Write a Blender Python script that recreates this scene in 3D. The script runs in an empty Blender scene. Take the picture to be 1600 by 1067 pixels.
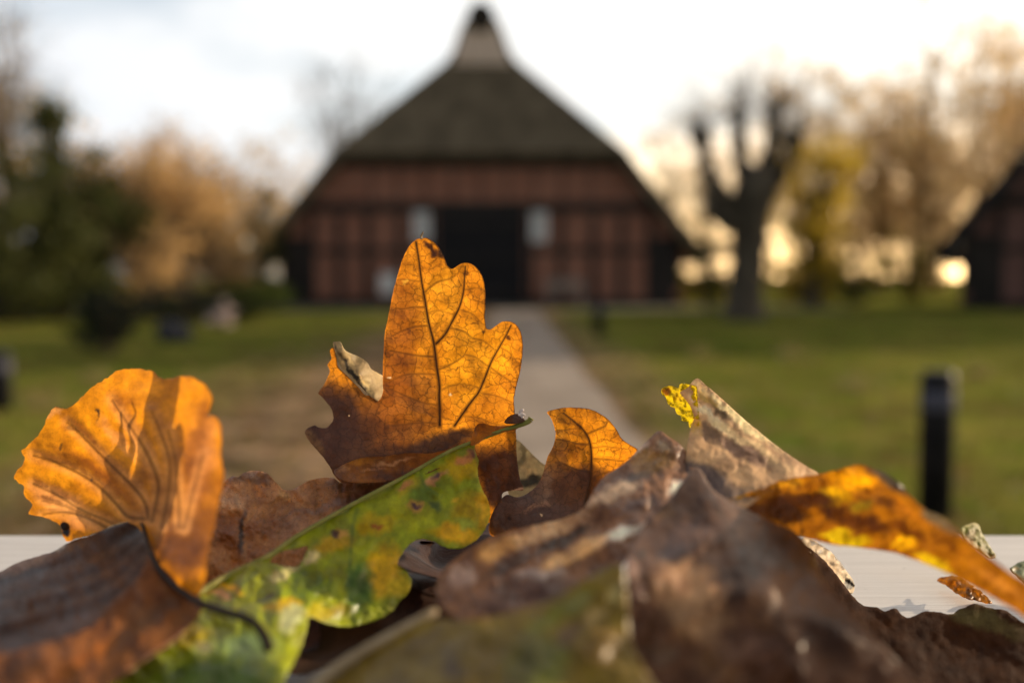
import bpy, bmesh, math, random
import numpy as np
from mathutils import Vector, noise, geometry, Matrix

random.seed(7); RNG = np.random.default_rng(7)
sc = bpy.context.scene
COL = sc.collection
rad = math.radians

# ------------------------------------------------------------------ camera
F = 35.0/36.0*1600.0            # focal length in pixels of the 1600 x 1067 photograph
CAM = Vector((0, 0, 0.90))
PITCH = math.atan((533.5-434.0)/F)
FWD = Vector((0, math.cos(PITCH), -math.sin(PITCH)))
UPV = Vector((0, math.sin(PITCH), math.cos(PITCH)))
cd = bpy.data.cameras.new('camera'); cam = bpy.data.objects.new('camera', cd); COL.objects.link(cam)
cam.location = CAM; cam.rotation_euler = (math.pi/2-PITCH, 0, 0)
cd.lens = 35; cd.sensor_width = 36; cd.clip_start = 0.01; cd.clip_end = 3000
cd.dof.use_dof = True; cd.dof.focus_distance = 0.279; cd.dof.aperture_fstop = 5.8
sc.camera = cam

# ------------------------------------------------------------------ sky and sun
SUN_AZ, SUN_EL = 57.0, 13.5
S = Vector((math.sin(rad(SUN_AZ))*math.cos(rad(SUN_EL)), math.cos(rad(SUN_AZ))*math.cos(rad(SUN_EL)), math.sin(rad(SUN_EL))))
sd = bpy.data.lights.new('sun', 'SUN'); sun = bpy.data.objects.new('sun', sd); COL.objects.link(sun)
sd.energy = 3.4; sd.angle = rad(0.53); sd.color = (1.0, 0.80, 0.55)
sun.rotation_euler = S.to_track_quat('Z', 'Y').to_euler(); sun.location = (20, 25, 20)

w = bpy.data.worlds.new('World'); sc.world = w; w.use_nodes = True
nt = w.node_tree; N = nt.nodes; L = nt.links
bg = N['Background']; bg.inputs['Strength'].default_value = 0.1
sky = N.new('ShaderNodeTexSky'); sky.sky_type = 'NISHITA'; sky.sun_disc = False
sky.sun_elevation = rad(SUN_EL); sky.sun_rotation = rad(SUN_AZ); sky.dust_density = 1.5
tc = N.new('ShaderNodeTexCoord')
mp = N.new('ShaderNodeMapping'); mp.inputs['Scale'].default_value = (1, 1, 2.6); L.new(tc.outputs['Generated'], mp.inputs['Vector'])
nz = N.new('ShaderNodeTexNoise'); nz.inputs['Scale'].default_value = 2.3; nz.inputs['Detail'].default_value = 6; nz.inputs['Roughness'].default_value = 0.55
L.new(mp.outputs['Vector'], nz.inputs['Vector'])
rp = N.new('ShaderNodeValToRGB'); rp.color_ramp.elements[0].position = 0.31; rp.color_ramp.elements[1].position = 0.55
L.new(nz.outputs['Fac'], rp.inputs['Fac'])
dp = N.new('ShaderNodeVectorMath'); dp.operation = 'DOT_PRODUCT'; dp.inputs[1].default_value = S; L.new(tc.outputs['Generated'], dp.inputs[0])
cr = N.new('ShaderNodeValToRGB')          # thin cloud is lit most strongly round the sun
e = cr.color_ramp.elements; e[0].position = 0.0; e[0].color = (1.3, 1.4, 1.6, 1); e[1].position = 1.0; e[1].color = (12, 10.4, 8.2, 1)
m_ = e.new(0.45); m_.color = (4.7, 4.95, 5.4, 1)
m_ = e.new(0.80); m_.color = (6.0, 5.95, 5.75, 1)
dm = N.new('ShaderNodeMapRange'); dm.inputs['From Min'].default_value = -1; L.new(dp.outputs['Value'], dm.inputs['Value'])
L.new(dm.outputs['Result'], cr.inputs['Fac'])
mx = N.new('ShaderNodeMix'); mx.data_type = 'RGBA'
L.new(rp.outputs['Color'], mx.inputs['Factor']); L.new(sky.outputs['Color'], mx.inputs['A']); L.new(cr.outputs['Color'], mx.inputs['B'])
sz = N.new('ShaderNodeSeparateXYZ'); L.new(tc.outputs['Generated'], sz.inputs[0])
hz = N.new('ShaderNodeMapRange'); hz.inputs['From Min'].default_value = .15; hz.inputs['From Max'].default_value = 0.0; L.new(sz.outputs['Z'], hz.inputs['Value'])
hs = N.new('ShaderNodeMapRange'); hs.inputs['From Min'].default_value = .45; hs.inputs['From Max'].default_value = 1.0; L.new(dp.outputs['Value'], hs.inputs['Value'])
hm = N.new('ShaderNodeMath'); hm.operation = 'MULTIPLY'; L.new(hz.outputs[0], hm.inputs[0]); L.new(hs.outputs[0], hm.inputs[1])
wm = N.new('ShaderNodeMix'); wm.data_type = 'RGBA'; L.new(hm.outputs[0], wm.inputs['Factor']); L.new(mx.outputs['Result'], wm.inputs['A']); wm.inputs['B'].default_value = (70, 43, 17, 1)
zr = N.new('ShaderNodeMapRange'); zr.interpolation_type = 'SMOOTHSTEP'; zr.inputs['From Min'].default_value = .30; zr.inputs['From Max'].default_value = .70; zr.inputs['To Min'].default_value = 1.0; zr.inputs['To Max'].default_value = .55
L.new(sz.outputs['Z'], zr.inputs['Value'])     # added: dims the unseen sky overhead to cut ambient light
zm = N.new('ShaderNodeVectorMath'); zm.operation = 'SCALE'; L.new(wm.outputs['Result'], zm.inputs[0]); L.new(zr.outputs[0], zm.inputs['Scale'])
L.new(zm.outputs['Vector'], bg.inputs['Color'])

sc.view_settings.view_transform = 'Standard'; sc.view_settings.look = 'None'
sc.view_settings.exposure = 0.90; sc.view_settings.gamma = 1.0; sc.view_settings.use_curve_mapping = False
sc.render.engine = 'CYCLES'
cy = sc.cycles
cy.use_denoising = True; cy.max_bounces = 10; cy.transmission_bounces = 8; cy.diffuse_bounces = 5
cy.sample_clamp_indirect = 8; cy.use_adaptive_sampling = True; cy.adaptive_threshold = 0.02

# ------------------------------------------------------------------ helpers
def lin(c, g=1.0):
    r = []
    for x in c[:3]:
        x = x/255.0
        r.append(min(1.0, (x/12.92 if x <= .04045 else ((x+.055)/1.055)**2.4)*g))
    return tuple(r)

def pix(u, v, D):                                  # point of the place seen at pixel (u, v) at depth D
    return CAM + FWD*D + Vector((1, 0, 0))*((u-800.0)/F*D) + UPV*((533.5-v)/F*D)

def ground_at(u, v, z=0.0):
    d = FWD + Vector((1, 0, 0))*((u-800.0)/F) + UPV*((533.5-v)/F)
    t = (z-CAM.z)/d.z
    return CAM + d*t

def at(u, v, Y):                                   # point on the vertical plane y = Y
    d = FWD + Vector((1, 0, 0))*((u-800.0)/F) + UPV*((533.5-v)/F)
    return CAM + d*(Y/d.y)

def tag(o, label=None, cat=None, group=None, kind=None):
    if label: o['label'] = label
    if cat: o['category'] = cat
    if group: o['group'] = group
    if kind: o['kind'] = kind
    return o

def empty(name, loc=(0, 0, 0), rz=0):
    o = bpy.data.objects.new(name, None); COL.objects.link(o)
    o.location = loc; o.rotation_euler = (0, 0, rz); o.empty_display_size = .1
    return o

def mesh_obj(name, verts, faces, mats, parent=None, smooth=False, mi=None):
    me = bpy.data.meshes.new(name)
    me.from_pydata([tuple(v) for v in verts], [], faces); me.update()
    for m in (mats if isinstance(mats, (list, tuple)) else [mats]): me.materials.append(m)
    if mi is not None: me.polygons.foreach_set('material_index', mi)
    if smooth: me.polygons.foreach_set('use_smooth', [True]*len(me.polygons))
    o = bpy.data.objects.new(name, me); COL.objects.link(o)
    if parent: o.parent = parent
    return o

class MB:
    def __init__(s): s.v = []; s.f = []
    def box(s, c, d, rot=None, bev=0.0):
        bm = bmesh.new(); bmesh.ops.create_cube(bm, size=1)
        bmesh.ops.scale(bm, vec=d, verts=bm.verts)
        if bev: bmesh.ops.bevel(bm, geom=bm.edges[:], offset=bev, segments=2, profile=.5, affect='EDGES')
        if rot: bmesh.ops.rotate(bm, cent=(0, 0, 0), matrix=rot, verts=bm.verts)
        bmesh.ops.translate(bm, vec=c, verts=bm.verts); s.bm(bm)
    def bm(s, bm):
        bm.verts.index_update(); n = len(s.v)
        s.v += [v.co.copy() for v in bm.verts]; s.f += [[n+v.index for v in f.verts] for f in bm.faces]; bm.free()
    def poly(s, pts):
        n = len(s.v); s.v += [Vector(p) for p in pts]; s.f.append(list(range(n, n+len(pts))))
    def slab(s, pts, off):                         # a closed slab: polygon pts and the same polygon moved by off
        n = len(s.v); k = len(pts); off = Vector(off)
        s.v += [Vector(p) for p in pts] + [Vector(p)+off for p in pts]
        s.f.append(list(range(n, n+k))); s.f.append(list(range(n+2*k-1, n+k-1, -1)))
        for i in range(k):
            j = (i+1) % k; s.f.append([n+j, n+i, n+k+i, n+k+j])
    def tube(s, pts, radii, sides=6, cap=True):
        pts = [Vector(p) for p in pts]; n0 = len(s.v); k = len(pts)
        for i, p in enumerate(pts):
            t = (pts[min(i+1, k-1)]-pts[max(i-1, 0)])
            if t.length < 1e-9: t = Vector((0, 0, 1))
            t.normalize(); a = Vector((0.31, 0.2, 0.93)) if abs(t.z) < .8 else Vector((1, .1, .05))
            x = t.cross(a).normalized(); y = t.cross(x)
            r = radii[i] if hasattr(radii, '__len__') else radii
            for q in range(sides):
                an = 2*math.pi*q/sides; s.v.append(p + x*(math.cos(an)*r) + y*(math.sin(an)*r))
        for i in range(k-1):
            for q in range(sides):
                a = n0+i*sides+q; b = n0+i*sides+(q+1) % sides
                s.f.append([a, b, b+sides, a+sides])
        if cap:
            s.f.append([n0+q for q in range(sides)][::-1]); s.f.append([n0+(k-1)*sides+q for q in range(sides)])
    def quad(s, c, a, b):
        n = len(s.v); s.v += [c-a*.5, c+b*.42, c+a*.5, c-b*.42]; s.f.append([n, n+1, n+2, n+3])
    def build(s, name, mats, parent=None, smooth=False): return mesh_obj(name, s.v, s.f, mats, parent, smooth)

# ------------------------------------------------------------------ materials
class NT:
    def __init__(s, name):
        s.m = bpy.data.materials.new(name); s.m.use_nodes = True
        s.t = s.m.node_tree; s.n = s.t.nodes; s.l = s.t.links
        s.b = s.n['Principled BSDF']; s.out = s.n['Material Output']
    def new(s, ty, **kw):
        o = s.n.new(ty)
        for k, v in kw.items():
            if hasattr(o, k) and k not in o.inputs: setattr(o, k, v)
            else: o.inputs[k].default_value = v
        return o
    def link(s, a, b): s.l.new(a, b)
    def noise(s, vec, scale, detail=4, rough=.55, dist=0):
        o = s.new('ShaderNodeTexNoise'); o.inputs['Scale'].default_value = scale; o.inputs['Detail'].default_value = detail
        o.inputs['Roughness'].default_value = rough; o.inputs['Distortion'].default_value = dist
        if vec is not None: s.link(vec, o.inputs['Vector'])
        return o.outputs['Fac']
    def ramp(s, fac, a, b, ca=(0, 0, 0, 1), cb=(1, 1, 1, 1)):
        o = s.new('ShaderNodeValToRGB'); e = o.color_ramp.elements
        e[0].position = a; e[1].position = b; e[0].color = ca; e[1].color = cb
        s.link(fac, o.inputs['Fac']); return o.outputs['Color']
    def mix(s, fac, a, b, mode='MIX'):
        o = s.n.new('ShaderNodeMix'); o.data_type = 'RGBA'; o.blend_type = mode
        for k, v in (('Factor', fac), ('A', a), ('B', b)):
            if hasattr(v, 'node'): s.link(v, o.inputs[k])
            elif k == 'Factor': o.inputs[k].default_value = v
            else: o.inputs[k].default_value = (*v[:3], 1)
        return o.outputs['Result']
    def math(s, op, a, b=0.0, clamp=False):
        o = s.n.new('ShaderNodeMath'); o.operation = op; o.use_clamp = clamp
        for i, v in enumerate((a, b)):
            if hasattr(v, 'node'): s.link(v, o.inputs[i])
            else: o.inputs[i].default_value = v
        return o.outputs[0]
    def coord(s, which='Object'):
        return s.new('ShaderNodeTexCoord').outputs[which]
    def bump(s, h, strength, dist):
        o = s.n.new('ShaderNodeBump'); o.inputs['Strength'].default_value = strength; o.inputs['Distance'].default_value = dist
        s.link(h, o.inputs['Height']); return o.outputs['Normal']

def mottled(name, c1, c2, scale, rough=.85, bump=.3, bdist=.02, detail=5, coord='Object', spec=.12, stretch=None):
    t = NT(name); v = t.coord(coord)
    if stretch:
        mpn = t.n.new('ShaderNodeMapping'); mpn.inputs['Scale'].default_value = stretch; t.link(v, mpn.inputs['Vector']); v = mpn.outputs['Vector']
    n = t.noise(v, scale, detail); c = t.mix(t.ramp(n, .35, .65), c1, c2)
    t.link(c, t.b.inputs['Base Color']); t.b.inputs['Roughness'].default_value = rough
    t.b.inputs['Specular IOR Level'].default_value = spec
    if bump: t.link(t.bump(t.noise(v, scale*4, 4), bump, bdist), t.b.inputs['Normal'])
    return t.m

def foliage(name, c1, c2, trans=.45, scale=.6):
    t = NT(name); g = t.new('ShaderNodeNewGeometry')
    pos = g.outputs['Position']
    n = t.noise(pos, scale, 3); r = g.outputs['Random Per Island']
    c = t.mix(t.math('ADD', t.math('MULTIPLY', n, .55), t.math('MULTIPLY', r, .45), True), c1, c2)
    t.link(c, t.b.inputs['Base Color']); t.b.inputs['Roughness'].default_value = .6; t.b.inputs['Specular IOR Level'].default_value = .12
    tr = t.n.new('ShaderNodeBsdfTranslucent'); t.link(c, tr.inputs['Color'])
    ms = t.n.new('ShaderNodeMixShader'); ms.inputs[0].default_value = trans
    t.link(t.b.outputs[0], ms.inputs[1]); t.link(tr.outputs[0], ms.inputs[2]); t.link(ms.outputs[0], t.out.inputs['Surface'])
    return t.m

def leaf_mat(name, trans=.5, net=6.5, netamt=.55, rough=.45, spec=.4, speck=.3, bump=.35, vcol=(.05, .018, .006), fine=True, mott=.35, tgain=1.25, holes=0):
    """dry leaf: pigment + vein attributes of the mesh, a fine net of veins, specks, light through the blade"""
    t = NT(name)
    uv = t.new('ShaderNodeAttribute', attribute_name='luv').outputs['Vector']
    pg = t.new('ShaderNodeAttribute', attribute_name='leaf_colour').outputs['Color']
    vn = t.new('ShaderNodeAttribute', attribute_name='vein').outputs['Fac']
    wn = t.n.new('ShaderNodeTexNoise'); wn.inputs['Scale'].default_value = 5; wn.inputs['Detail'].default_value = 3; t.link(uv, wn.inputs['Vector'])
    wv = t.n.new('ShaderNodeVectorMath'); wv.operation = 'MULTIPLY_ADD'
    t.link(wn.outputs['Color'], wv.inputs[0]); wv.inputs[1].default_value = (.17, .17, 0); t.link(uv, wv.inputs[2])
    w2 = t.n.new('ShaderNodeTexNoise'); w2.inputs['Scale'].default_value = 17; w2.inputs['Detail'].default_value = 2; t.link(uv, w2.inputs['Vector'])
    wv0 = wv; wv = t.n.new('ShaderNodeVectorMath'); wv.operation = 'MULTIPLY_ADD'; t.link(w2.outputs['Color'], wv.inputs[0]); wv.inputs[1].default_value = (.07, .07, 0); t.link(wv0.outputs[0], wv.inputs[2])
    def vor(sc_):
        o = t.n.new('ShaderNodeTexVoronoi'); o.feature = 'DISTANCE_TO_EDGE'; o.voronoi_dimensions = '2D'; o.inputs['Scale'].default_value = sc_
        t.link(wv.outputs[0], o.inputs['Vector']); return o.outputs['Distance']
    v1 = t.ramp(vor(net), .02, .09, (1, 1, 1, 1), (0, 0, 0, 1))
    v2 = t.ramp(vor(net*2.6), .01, .11, (1, 1, 1, 1), (0, 0, 0, 1))
    nets = t.math('ADD', t.math('MULTIPLY', v1, netamt), t.math('MULTIPLY', v2, netamt*.5 if fine else 0.), True)
    mod = t.ramp(t.noise(uv, 3.1, 3), .3, .7, (.55, .55, .55, 1), (1, 1, 1, 1))
    nets = t.math('MULTIPLY', nets, mod)
    allv = t.math('MAXIMUM', nets, vn)
    dark = t.ramp(t.noise(uv, 2.6, 6, .62), .32, .68, (1-mott, 1-mott*1.15, 1-mott*1.2, 1), (1+mott*.5, 1+mott*.5, 1+mott*.3, 1))
    c = t.mix(1.0, pg, dark, 'MULTIPLY')
    vc = t.n.new('ShaderNodeTexVoronoi'); vc.voronoi_dimensions = '2D'; vc.inputs['Scale'].default_value = net; t.link(wv.outputs[0], vc.inputs['Vector'])
    vs = t.n.new('ShaderNodeSeparateColor'); t.link(vc.outputs['Color'], vs.inputs[0])      # each field between veins has dried differently
    c = t.mix(min(1, netamt*1.2), c, t.mix(1.0, c, t.ramp(vs.outputs[0], 0, 1, (.86, .82, .76, 1), (1.10, 1.12, 1.15, 1)), 'MULTIPLY'))
    sp = t.ramp(t.noise(uv, 26, 4, .65), .58, .70)
    c = t.mix(t.math('MULTIPLY', sp, speck), c, (.02, .012, .008))
    sp2 = t.ramp(t.noise(uv, 11, 2, .5), .74, .76)
    c = t.mix(t.math('MULTIPLY', sp2, speck*.7), c, (.03, .015, .008))
    c = t.mix(t.math('MULTIPLY', allv, .88), c, vcol)
    t.link(c, t.b.inputs['Base Color'])
    rr = t.math('ADD', t.math('MULTIPLY', t.noise(uv, 7, 4), .35), rough-.17); t.link(rr, t.b.inputs['Roughness'])
    t.b.inputs['Specular IOR Level'].default_value = spec
    h = t.math('ADD', t.math('MULTIPLY', t.noise(uv, 18, 5, .6), .7), t.math('MULTIPLY', allv, .45))
    nm = t.bump(h, bump, .0008); t.link(nm, t.b.inputs['Normal'])
    tr = t.n.new('ShaderNodeBsdfTranslucent'); t.link(nm, tr.inputs['Normal'])
    t.link(t.mix(1.0, c, (tgain, tgain, tgain), 'MULTIPLY'), tr.inputs['Color'])
    sr = t.new('ShaderNodeSeparateColor'); t.link(pg, sr.inputs[0])     # browned tissue is more opaque
    op = t.ramp(sr.outputs[0], .10, .55, (.10, .10, .10, 1), (1, 1, 1, 1))
    ms = t.n.new('ShaderNodeMixShader'); t.link(t.math('MULTIPLY', op, trans), ms.inputs[0])
    t.link(t.b.outputs[0], ms.inputs[1]); t.link(tr.outputs[0], ms.inputs[2])
    fin = ms.outputs[0]
    if holes:                                      # insect-eaten pinholes
        hm = t.ramp(t.noise(uv, 19, 2, .5), .66, .68)
        tp = t.n.new('ShaderNodeBsdfTransparent'); m2 = t.n.new('ShaderNodeMixShader')
        t.link(t.math('MULTIPLY', hm, holes), m2.inputs[0]); t.link(fin, m2.inputs[1]); t.link(tp.outputs[0], m2.inputs[2]); fin = m2.outputs[0]
    t.link(fin, t.out.inputs['Surface'])
    return t.m

# ================================================================== SETTING
def ground_material():
    t = NT('grass_ground'); pos = t.new('ShaderNodeNewGeometry').outputs['Position']
    sx = t.new('ShaderNodeSeparateXYZ'); t.link(pos, sx.inputs[0])
    n1 = t.noise(pos, .55, 5, .6); n2 = t.noise(pos, 2.4, 5, .65); n3 = t.noise(pos, 9, 4, .6)
    g = t.mix(t.ramp(n1, .40, .60), (.082, .104, .014), (.255, .220, .044))
    g = t.mix(t.math('MULTIPLY', t.ramp(n2, .48, .60), .8), g, (.092, .150, .012))
    g = t.mix(t.math('MULTIPLY', t.ramp(t.noise(pos, 1.1, 3), .50, .64), .8), g, (.085, .058, .022))
    g = t.mix(t.math('MULTIPLY', t.ramp(n3, .5, .68), .55), g, (.15, .095, .035))
    wob = t.math('ADD', sx.outputs['X'], t.math('MULTIPLY', t.math('SUBTRACT', n2, .5), 1.5))
    # the bare strip of soil and fallen leaves beside the path
    d1 = t.math('MULTIPLY', t.ramp(t.math('MULTIPLY', t.math('ADD', wob, 3.2), .2), .10, .30), t.ramp(t.math('MULTIPLY', t.math('ADD', wob, 3.2), .2), .78, .98, (1, 1, 1, 1), (0, 0, 0, 1)))
    soil = t.mix(t.ramp(n3, .38, .62), (.20, .118, .062), (.42, .28, .17))
    soil = t.mix(t.ramp(t.noise(pos, 1.4, 4), .42, .62), soil, (.07, .05, .03))
    soil = t.mix(t.math('MULTIPLY', t.ramp(n2, .5, .7), .5), soil, (.07, .07, .022))
    c = t.mix(d1, g, soil)
    t.link(c, t.b.inputs['Base Color']); t.b.inputs['Roughness'].default_value = 1.0; t.b.inputs['Specular IOR Level'].default_value = 0.0
    t.link(t.bump(n3, .5, .05), t.b.inputs['Normal'])
    return t.m
mb = MB()
gx = [-900, -200, -60, -30, -15, -6, 0, 6, 15, 30, 60, 200, 900]; gy = [-600, -60, -10, 0, 5, 12, 22, 40, 80, 200, 1500]
mb.v = [Vector((x, y, 0)) for y in gy for x in gx]
mb.f = [[j*len(gx)+i, j*len(gx)+i+1, (j+1)*len(gx)+i+1, (j+1)*len(gx)+i] for j in range(len(gy)-1) for i in range(len(gx)-1)]
tag(mb.build('ground', ground_material()), kind='structure')

M_path = mottled('path_gravel', (.21, .165, .13), (.34, .275, .22), 1.6, .9, .4, .01)
def strip(name, left, right, mat, z):
    b = MB(); k = len(left)
    b.v = [Vector((p[0], p[1], z)) for p in left] + [Vector((p[0], p[1], z)) for p in right]
    b.f = [[i, k+i, k+i+1, i+1] for i in range(k-1)]
    return tag(b.build(name, mat), kind='structure')
ys = [-6+.6*i for i in range(62)]
strip('path', [(-.50+.10*noise.noise((.3, y*.7, 0))+.05*noise.noise((0, y*2.3, 3)), y) for y in ys], [(.70+.05*noise.noise((5.3, y*.8, 0))+.03*noise.noise((5, y*2.6, 3)), y) for y in ys], M_path, .004)
strip('side_path', [(-40+.8*i, 21.6+.4*math.sin(i*.4)) for i in range(38)], [(-40+.8*i, 26.5+.3*math.sin(i*.5+1)) for i in range(38)][::1], mottled('side_path_gravel', (.30, .25, .20), (.40, .34, .28), 2.0, .9, .3, .01), .004)
strip('forecourt', [(-9+.5*i, 27.4+.2*math.sin(i)) for i in range(38)], [(-9+.5*i, 31.2) for i in range(38)], mottled('forecourt_cobble', (.10, .09, .075), (.17, .15, .12), 5.0, .9, .5, .03), .008)

# ------------------------------------------------------------------ thatched hall barns
def brick_mat(name, c1, c2, mortar, rough=.85):
    t = NT(name); v = t.coord('Object')
    mpn = t.n.new('ShaderNodeMapping'); mpn.inputs['Rotation'].default_value = (math.pi/2, 0, 0); t.link(v, mpn.inputs['Vector'])
    b = t.n.new('ShaderNodeTexBrick'); b.inputs['Scale'].default_value = 1.0; b.inputs['Brick Width'].default_value = .25; b.inputs['Row Height'].default_value = .075; b.inputs['Mortar Size'].default_value = .008
    b.inputs['Color1'].default_value = (*c1, 1); b.inputs['Color2'].default_value = (*c2, 1); b.inputs['Mortar'].default_value = (*mortar, 1)
    t.link(mpn.outputs[0], b.inputs['Vector'])
    c = t.mix(t.math('MULTIPLY', t.ramp(t.noise(v, .9, 5), .35, .7), .6), b.outputs['Color'], (c1[0]*.55, c1[1]*.5, c1[2]*.5))
    t.link(c, t.b.inputs['Base Color']); t.b.inputs['Roughness'].default_value = rough
    t.link(t.bump(b.outputs['Fac'], .4, -.01), t.b.inputs['Normal'])
    return t.m
M_brick = brick_mat('old_brick', (.36, .135, .07), (.27, .095, .05), (.22, .17, .13))
M_brick2 = brick_mat('dark_brick', (.22, .095, .07), (.17, .075, .055), (.08, .065, .055))
M_timber = mottled('black_timber', (.020, .017, .015), (.045, .036, .030), 6, .8, .4, .01, stretch=(1, 1, .15))
M_door = mottled('black_door_boards', (.010, .0095, .011), (.020, .018, .018), 5, .7, .3, .01, stretch=(6, 1, .2))
M_thatch = mottled('weathered_thatch', (.082, .063, .040), (.150, .116, .074), 2.2, .95, .8, .06, spec=.1, stretch=(1, 1, .35))
M_thatch_dark = mottled('dark_thatch', (.020, .021, .022), (.038, .038, .038), 2.2, .95, .8, .06, spec=.1, stretch=(1, 1, .35))
M_ridge = mottled('ridge_heather', (.022, .018, .016), (.05, .04, .03), 8, .95, .8, .05, spec=.1)
M_owl = mottled('pale_gable_boards', (.72, .55, .45), (.86, .70, .60), 3, .8, .3, .01, stretch=(5, 1, .3))
M_white = mottled('white_paint', (.60, .58, .54), (.74, .72, .68), 6, .5, .1, .003)
M_blind = mottled('pale_curtain', (.48, .47, .44), (.60, .58, .55), 4, .8, .1, .003)

def barn(name, X0, Y0, k, mats, label, detail=True, length=24):
    """X0: ridge line, Y0: gable wall; k scales the whole; heights in metres from the ground"""
    roofm, brickm, ridgem = mats
    r = empty(name, (X0, Y0, 0)); tag(r, label, 'barn')
    hip = [(-7.15, 1.55), (-4.55, 4.78), (-1.22, 7.82), (-.90, 8.22), (-.74, 8.68), (-.52, 9.14), (0, 9.42)]      # half profile x, z
    yf = {0: -.55, 1: -.55, 2: 1.3, 3: 1.05, 4: .9, 5: .8, 6: .75}
    for sgn in (-1, 1):
        b = MB()
        front = [Vector((sgn*-x*k if False else sgn*abs(x)*k, yf[i]*k, z*k)) for i, (x, z) in enumerate(hip)]
        back = [Vector((p.x, length*k, p.z)) for p in front]
        rows = 5
        for i in range(len(front)-1):
            a, c = front[i], front[i+1]; a2, c2 = back[i], back[i+1]
            nrm = Vector((sgn*(c.z-a.z), 0, abs(a.x)-abs(c.x))).normalized()
            pts = [a, a2, c2, c]
            b.slab(pts, -nrm*(.32 if i < 2 else .10)*k)
        b.build('roof', roofm, r)
    # half-hip over the gable
    b = MB(); e0, e1 = Vector((-4.62*k, -.60*k, 4.74*k)), Vector((4.62*k, -.60*k, 4.74*k)); t0, t1 = Vector((-1.20*k, 1.28*k, 7.86*k)), Vector((1.20*k, 1.28*k, 7.86*k))
    n = (e1-e0).cross(t0-e0).normalized()
    b.slab([e0, e1, t1, t0], -n*.36*k); b.build('hip_roof', roofm, r)
    # owl-hole gable under the ridge
    b = MB(); b.slab([(-.95*k, 1.24*k, 7.8*k), (.95*k, 1.24*k, 7.8*k), (.82*k, 1.04*k, 8.20*k), (.66*k, .92*k, 8.66*k), (.46*k, .82*k, 9.04*k), (-.46*k, .82*k, 9.04*k), (-.66*k, .92*k, 8.66*k), (-.82*k, 1.04*k, 8.20*k)], (0, .15, 0))
    b.build('owl_gable', M_owl if detail else M_timber, r)
    b = MB(); b.tube([(0, .60*k, 9.20*k), (0, 2*k, 9.18*k), (0, length*k, 9.18*k)], [.44*k, .44*k, .44*k], 12); b.build('ridge_cap', ridgem, r)
    # gable wall of brick
    b = MB(); prof = [(-6.35, 0), (6.35, 0), (6.35, 2.15), (4.3, 4.7), (3.2, 4.95), (-3.2, 4.95), (-4.3, 4.7), (-6.35, 2.15)]
    b.slab([(x*k, 0, z*k) for x, z in prof], (0, .3*k, 0)); b.build('gable_wall', brickm, r)
    for sgn in (-1, 1):
        b = MB(); b.box((sgn*6.2*k, length*.5*k+.2, .95*k), (.3*k, length*k-.4, 1.9*k)); b.build('side_wall', brickm, r)
    # timber frame standing proud of the brick
    b = MB()
    b.box((0, -.03, 3.12*k), (12.0*k, .08, .34*k)); b.box((0, -.04, 4.52*k), (9.0*k, .08, .34*k)); b.box((0, -.025, .14*k), (12.6*k, .09, .22*k))
    for s_ in (-1, 1):
        for x in (1.55, 2.55, 3.55, 4.45, 5.35, 6.2): b.box((s_*x*k, -.022, 1.55*k), (.21*k, .06, 2.6*k if x < 6 else 2.0*k))
        b.box((s_*3.9*k, -.018, 1.75*k), (4.6*k, .05, .17*k))
        b.box((s_*5.78*k, -.016, 1.2*k), (.68*k, .045, 1.95*k))         # boarded corner bays
    for i in range(-5, 6):
        if abs(i) < 5: b.box((i*.86*k, -.014, 3.85*k), (.06*k, .04, 1.1*k))
    b.build('timber_frame', M_timber, r)
    d = MB(); d.box((0, -.055, 1.50*k), (2.75*k, .05, 2.98*k)); dd = d.build('door', M_door, r)
    for z in (.45, 1.5, 2.6):
        d = MB(); d.box((0, -.095, z*k), (2.6*k, .03, .13*k)); d.build('door_batten', M_timber, dd)
    d = MB(); d.tube([(.12, -.16, 1.15*k), (.12, -.16, 1.4*k)], .02, 6); d.build('handle', M_timber, dd)
    if detail:
        for s_ in (-1, 1):
            wx = s_*1.85*k
            f = MB()
            for zc, h in ((2.08, .08), (2.92, .08)): f.box((wx, -.09, zc*k), (.50*k, .07, h*k))
            for xo in (-.21, 0, .21): f.box((wx+xo*k, -.088, 2.5*k), (.08*k, .065, .76*k))
            f.box((wx, -.086, 2.5*k), (.38*k, .05, .05*k))
            fo = f.build('window', M_white, r)
            p = MB(); p.box((wx, -.06, 2.5*k), (.38*k, .02, .78*k)); p.build('pane', M_blind, fo)
    return r
Yb = 31.6
barn('hall_barn', at(751, 434, Yb).x, Yb, 1.0, (M_thatch, M_brick, M_ridge), 'thatched half-timbered brick barn with a black door at the end of the path')
barn('farm_shed', 18.15, 25.4, .97, (M_thatch_dark, M_brick2, M_ridge), 'dark low-eaved thatched shed cut by the right edge behind the lawn', detail=False, length=8).rotation_euler = (0, 0, rad(-30))

b = MB(); c = at(607, 478, 30.6); bo = empty('notice_board', (c.x, 30.6, 0)); tag(bo, 'small white board on a post before the barn wall left of the door', 'sign')
b.box((0, -.05, .72), (.50, .03, .62), bev=.008); b.build('board', M_white, bo)
b = MB(); b.box((0, 0, .5), (.07, .07, 1.0), bev=.006); b.build('post', M_timber, bo)
c = at(882, 478, 30.3); be = empty('bench', (c.x, 30.3, 0)); tag(be, 'low pale wooden bench against the barn wall right of the door', 'bench')
M_benchw = mottled('grey_bench_wood', (.20, .16, .13), (.30, .25, .20), 4, .8, .3, .01, stretch=(.3, 4, 4))
b = MB()
for y in (-.16, 0, .16): b.box((0, y, .45), (1.25, .14, .04), bev=.006)
b.build('seat', M_benchw, be)
b = MB()
for z in (.62, .78): b.box((0, .23, z), (1.25, .03, .12), bev=.006)
b.build('backrest', M_benchw, be)
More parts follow.
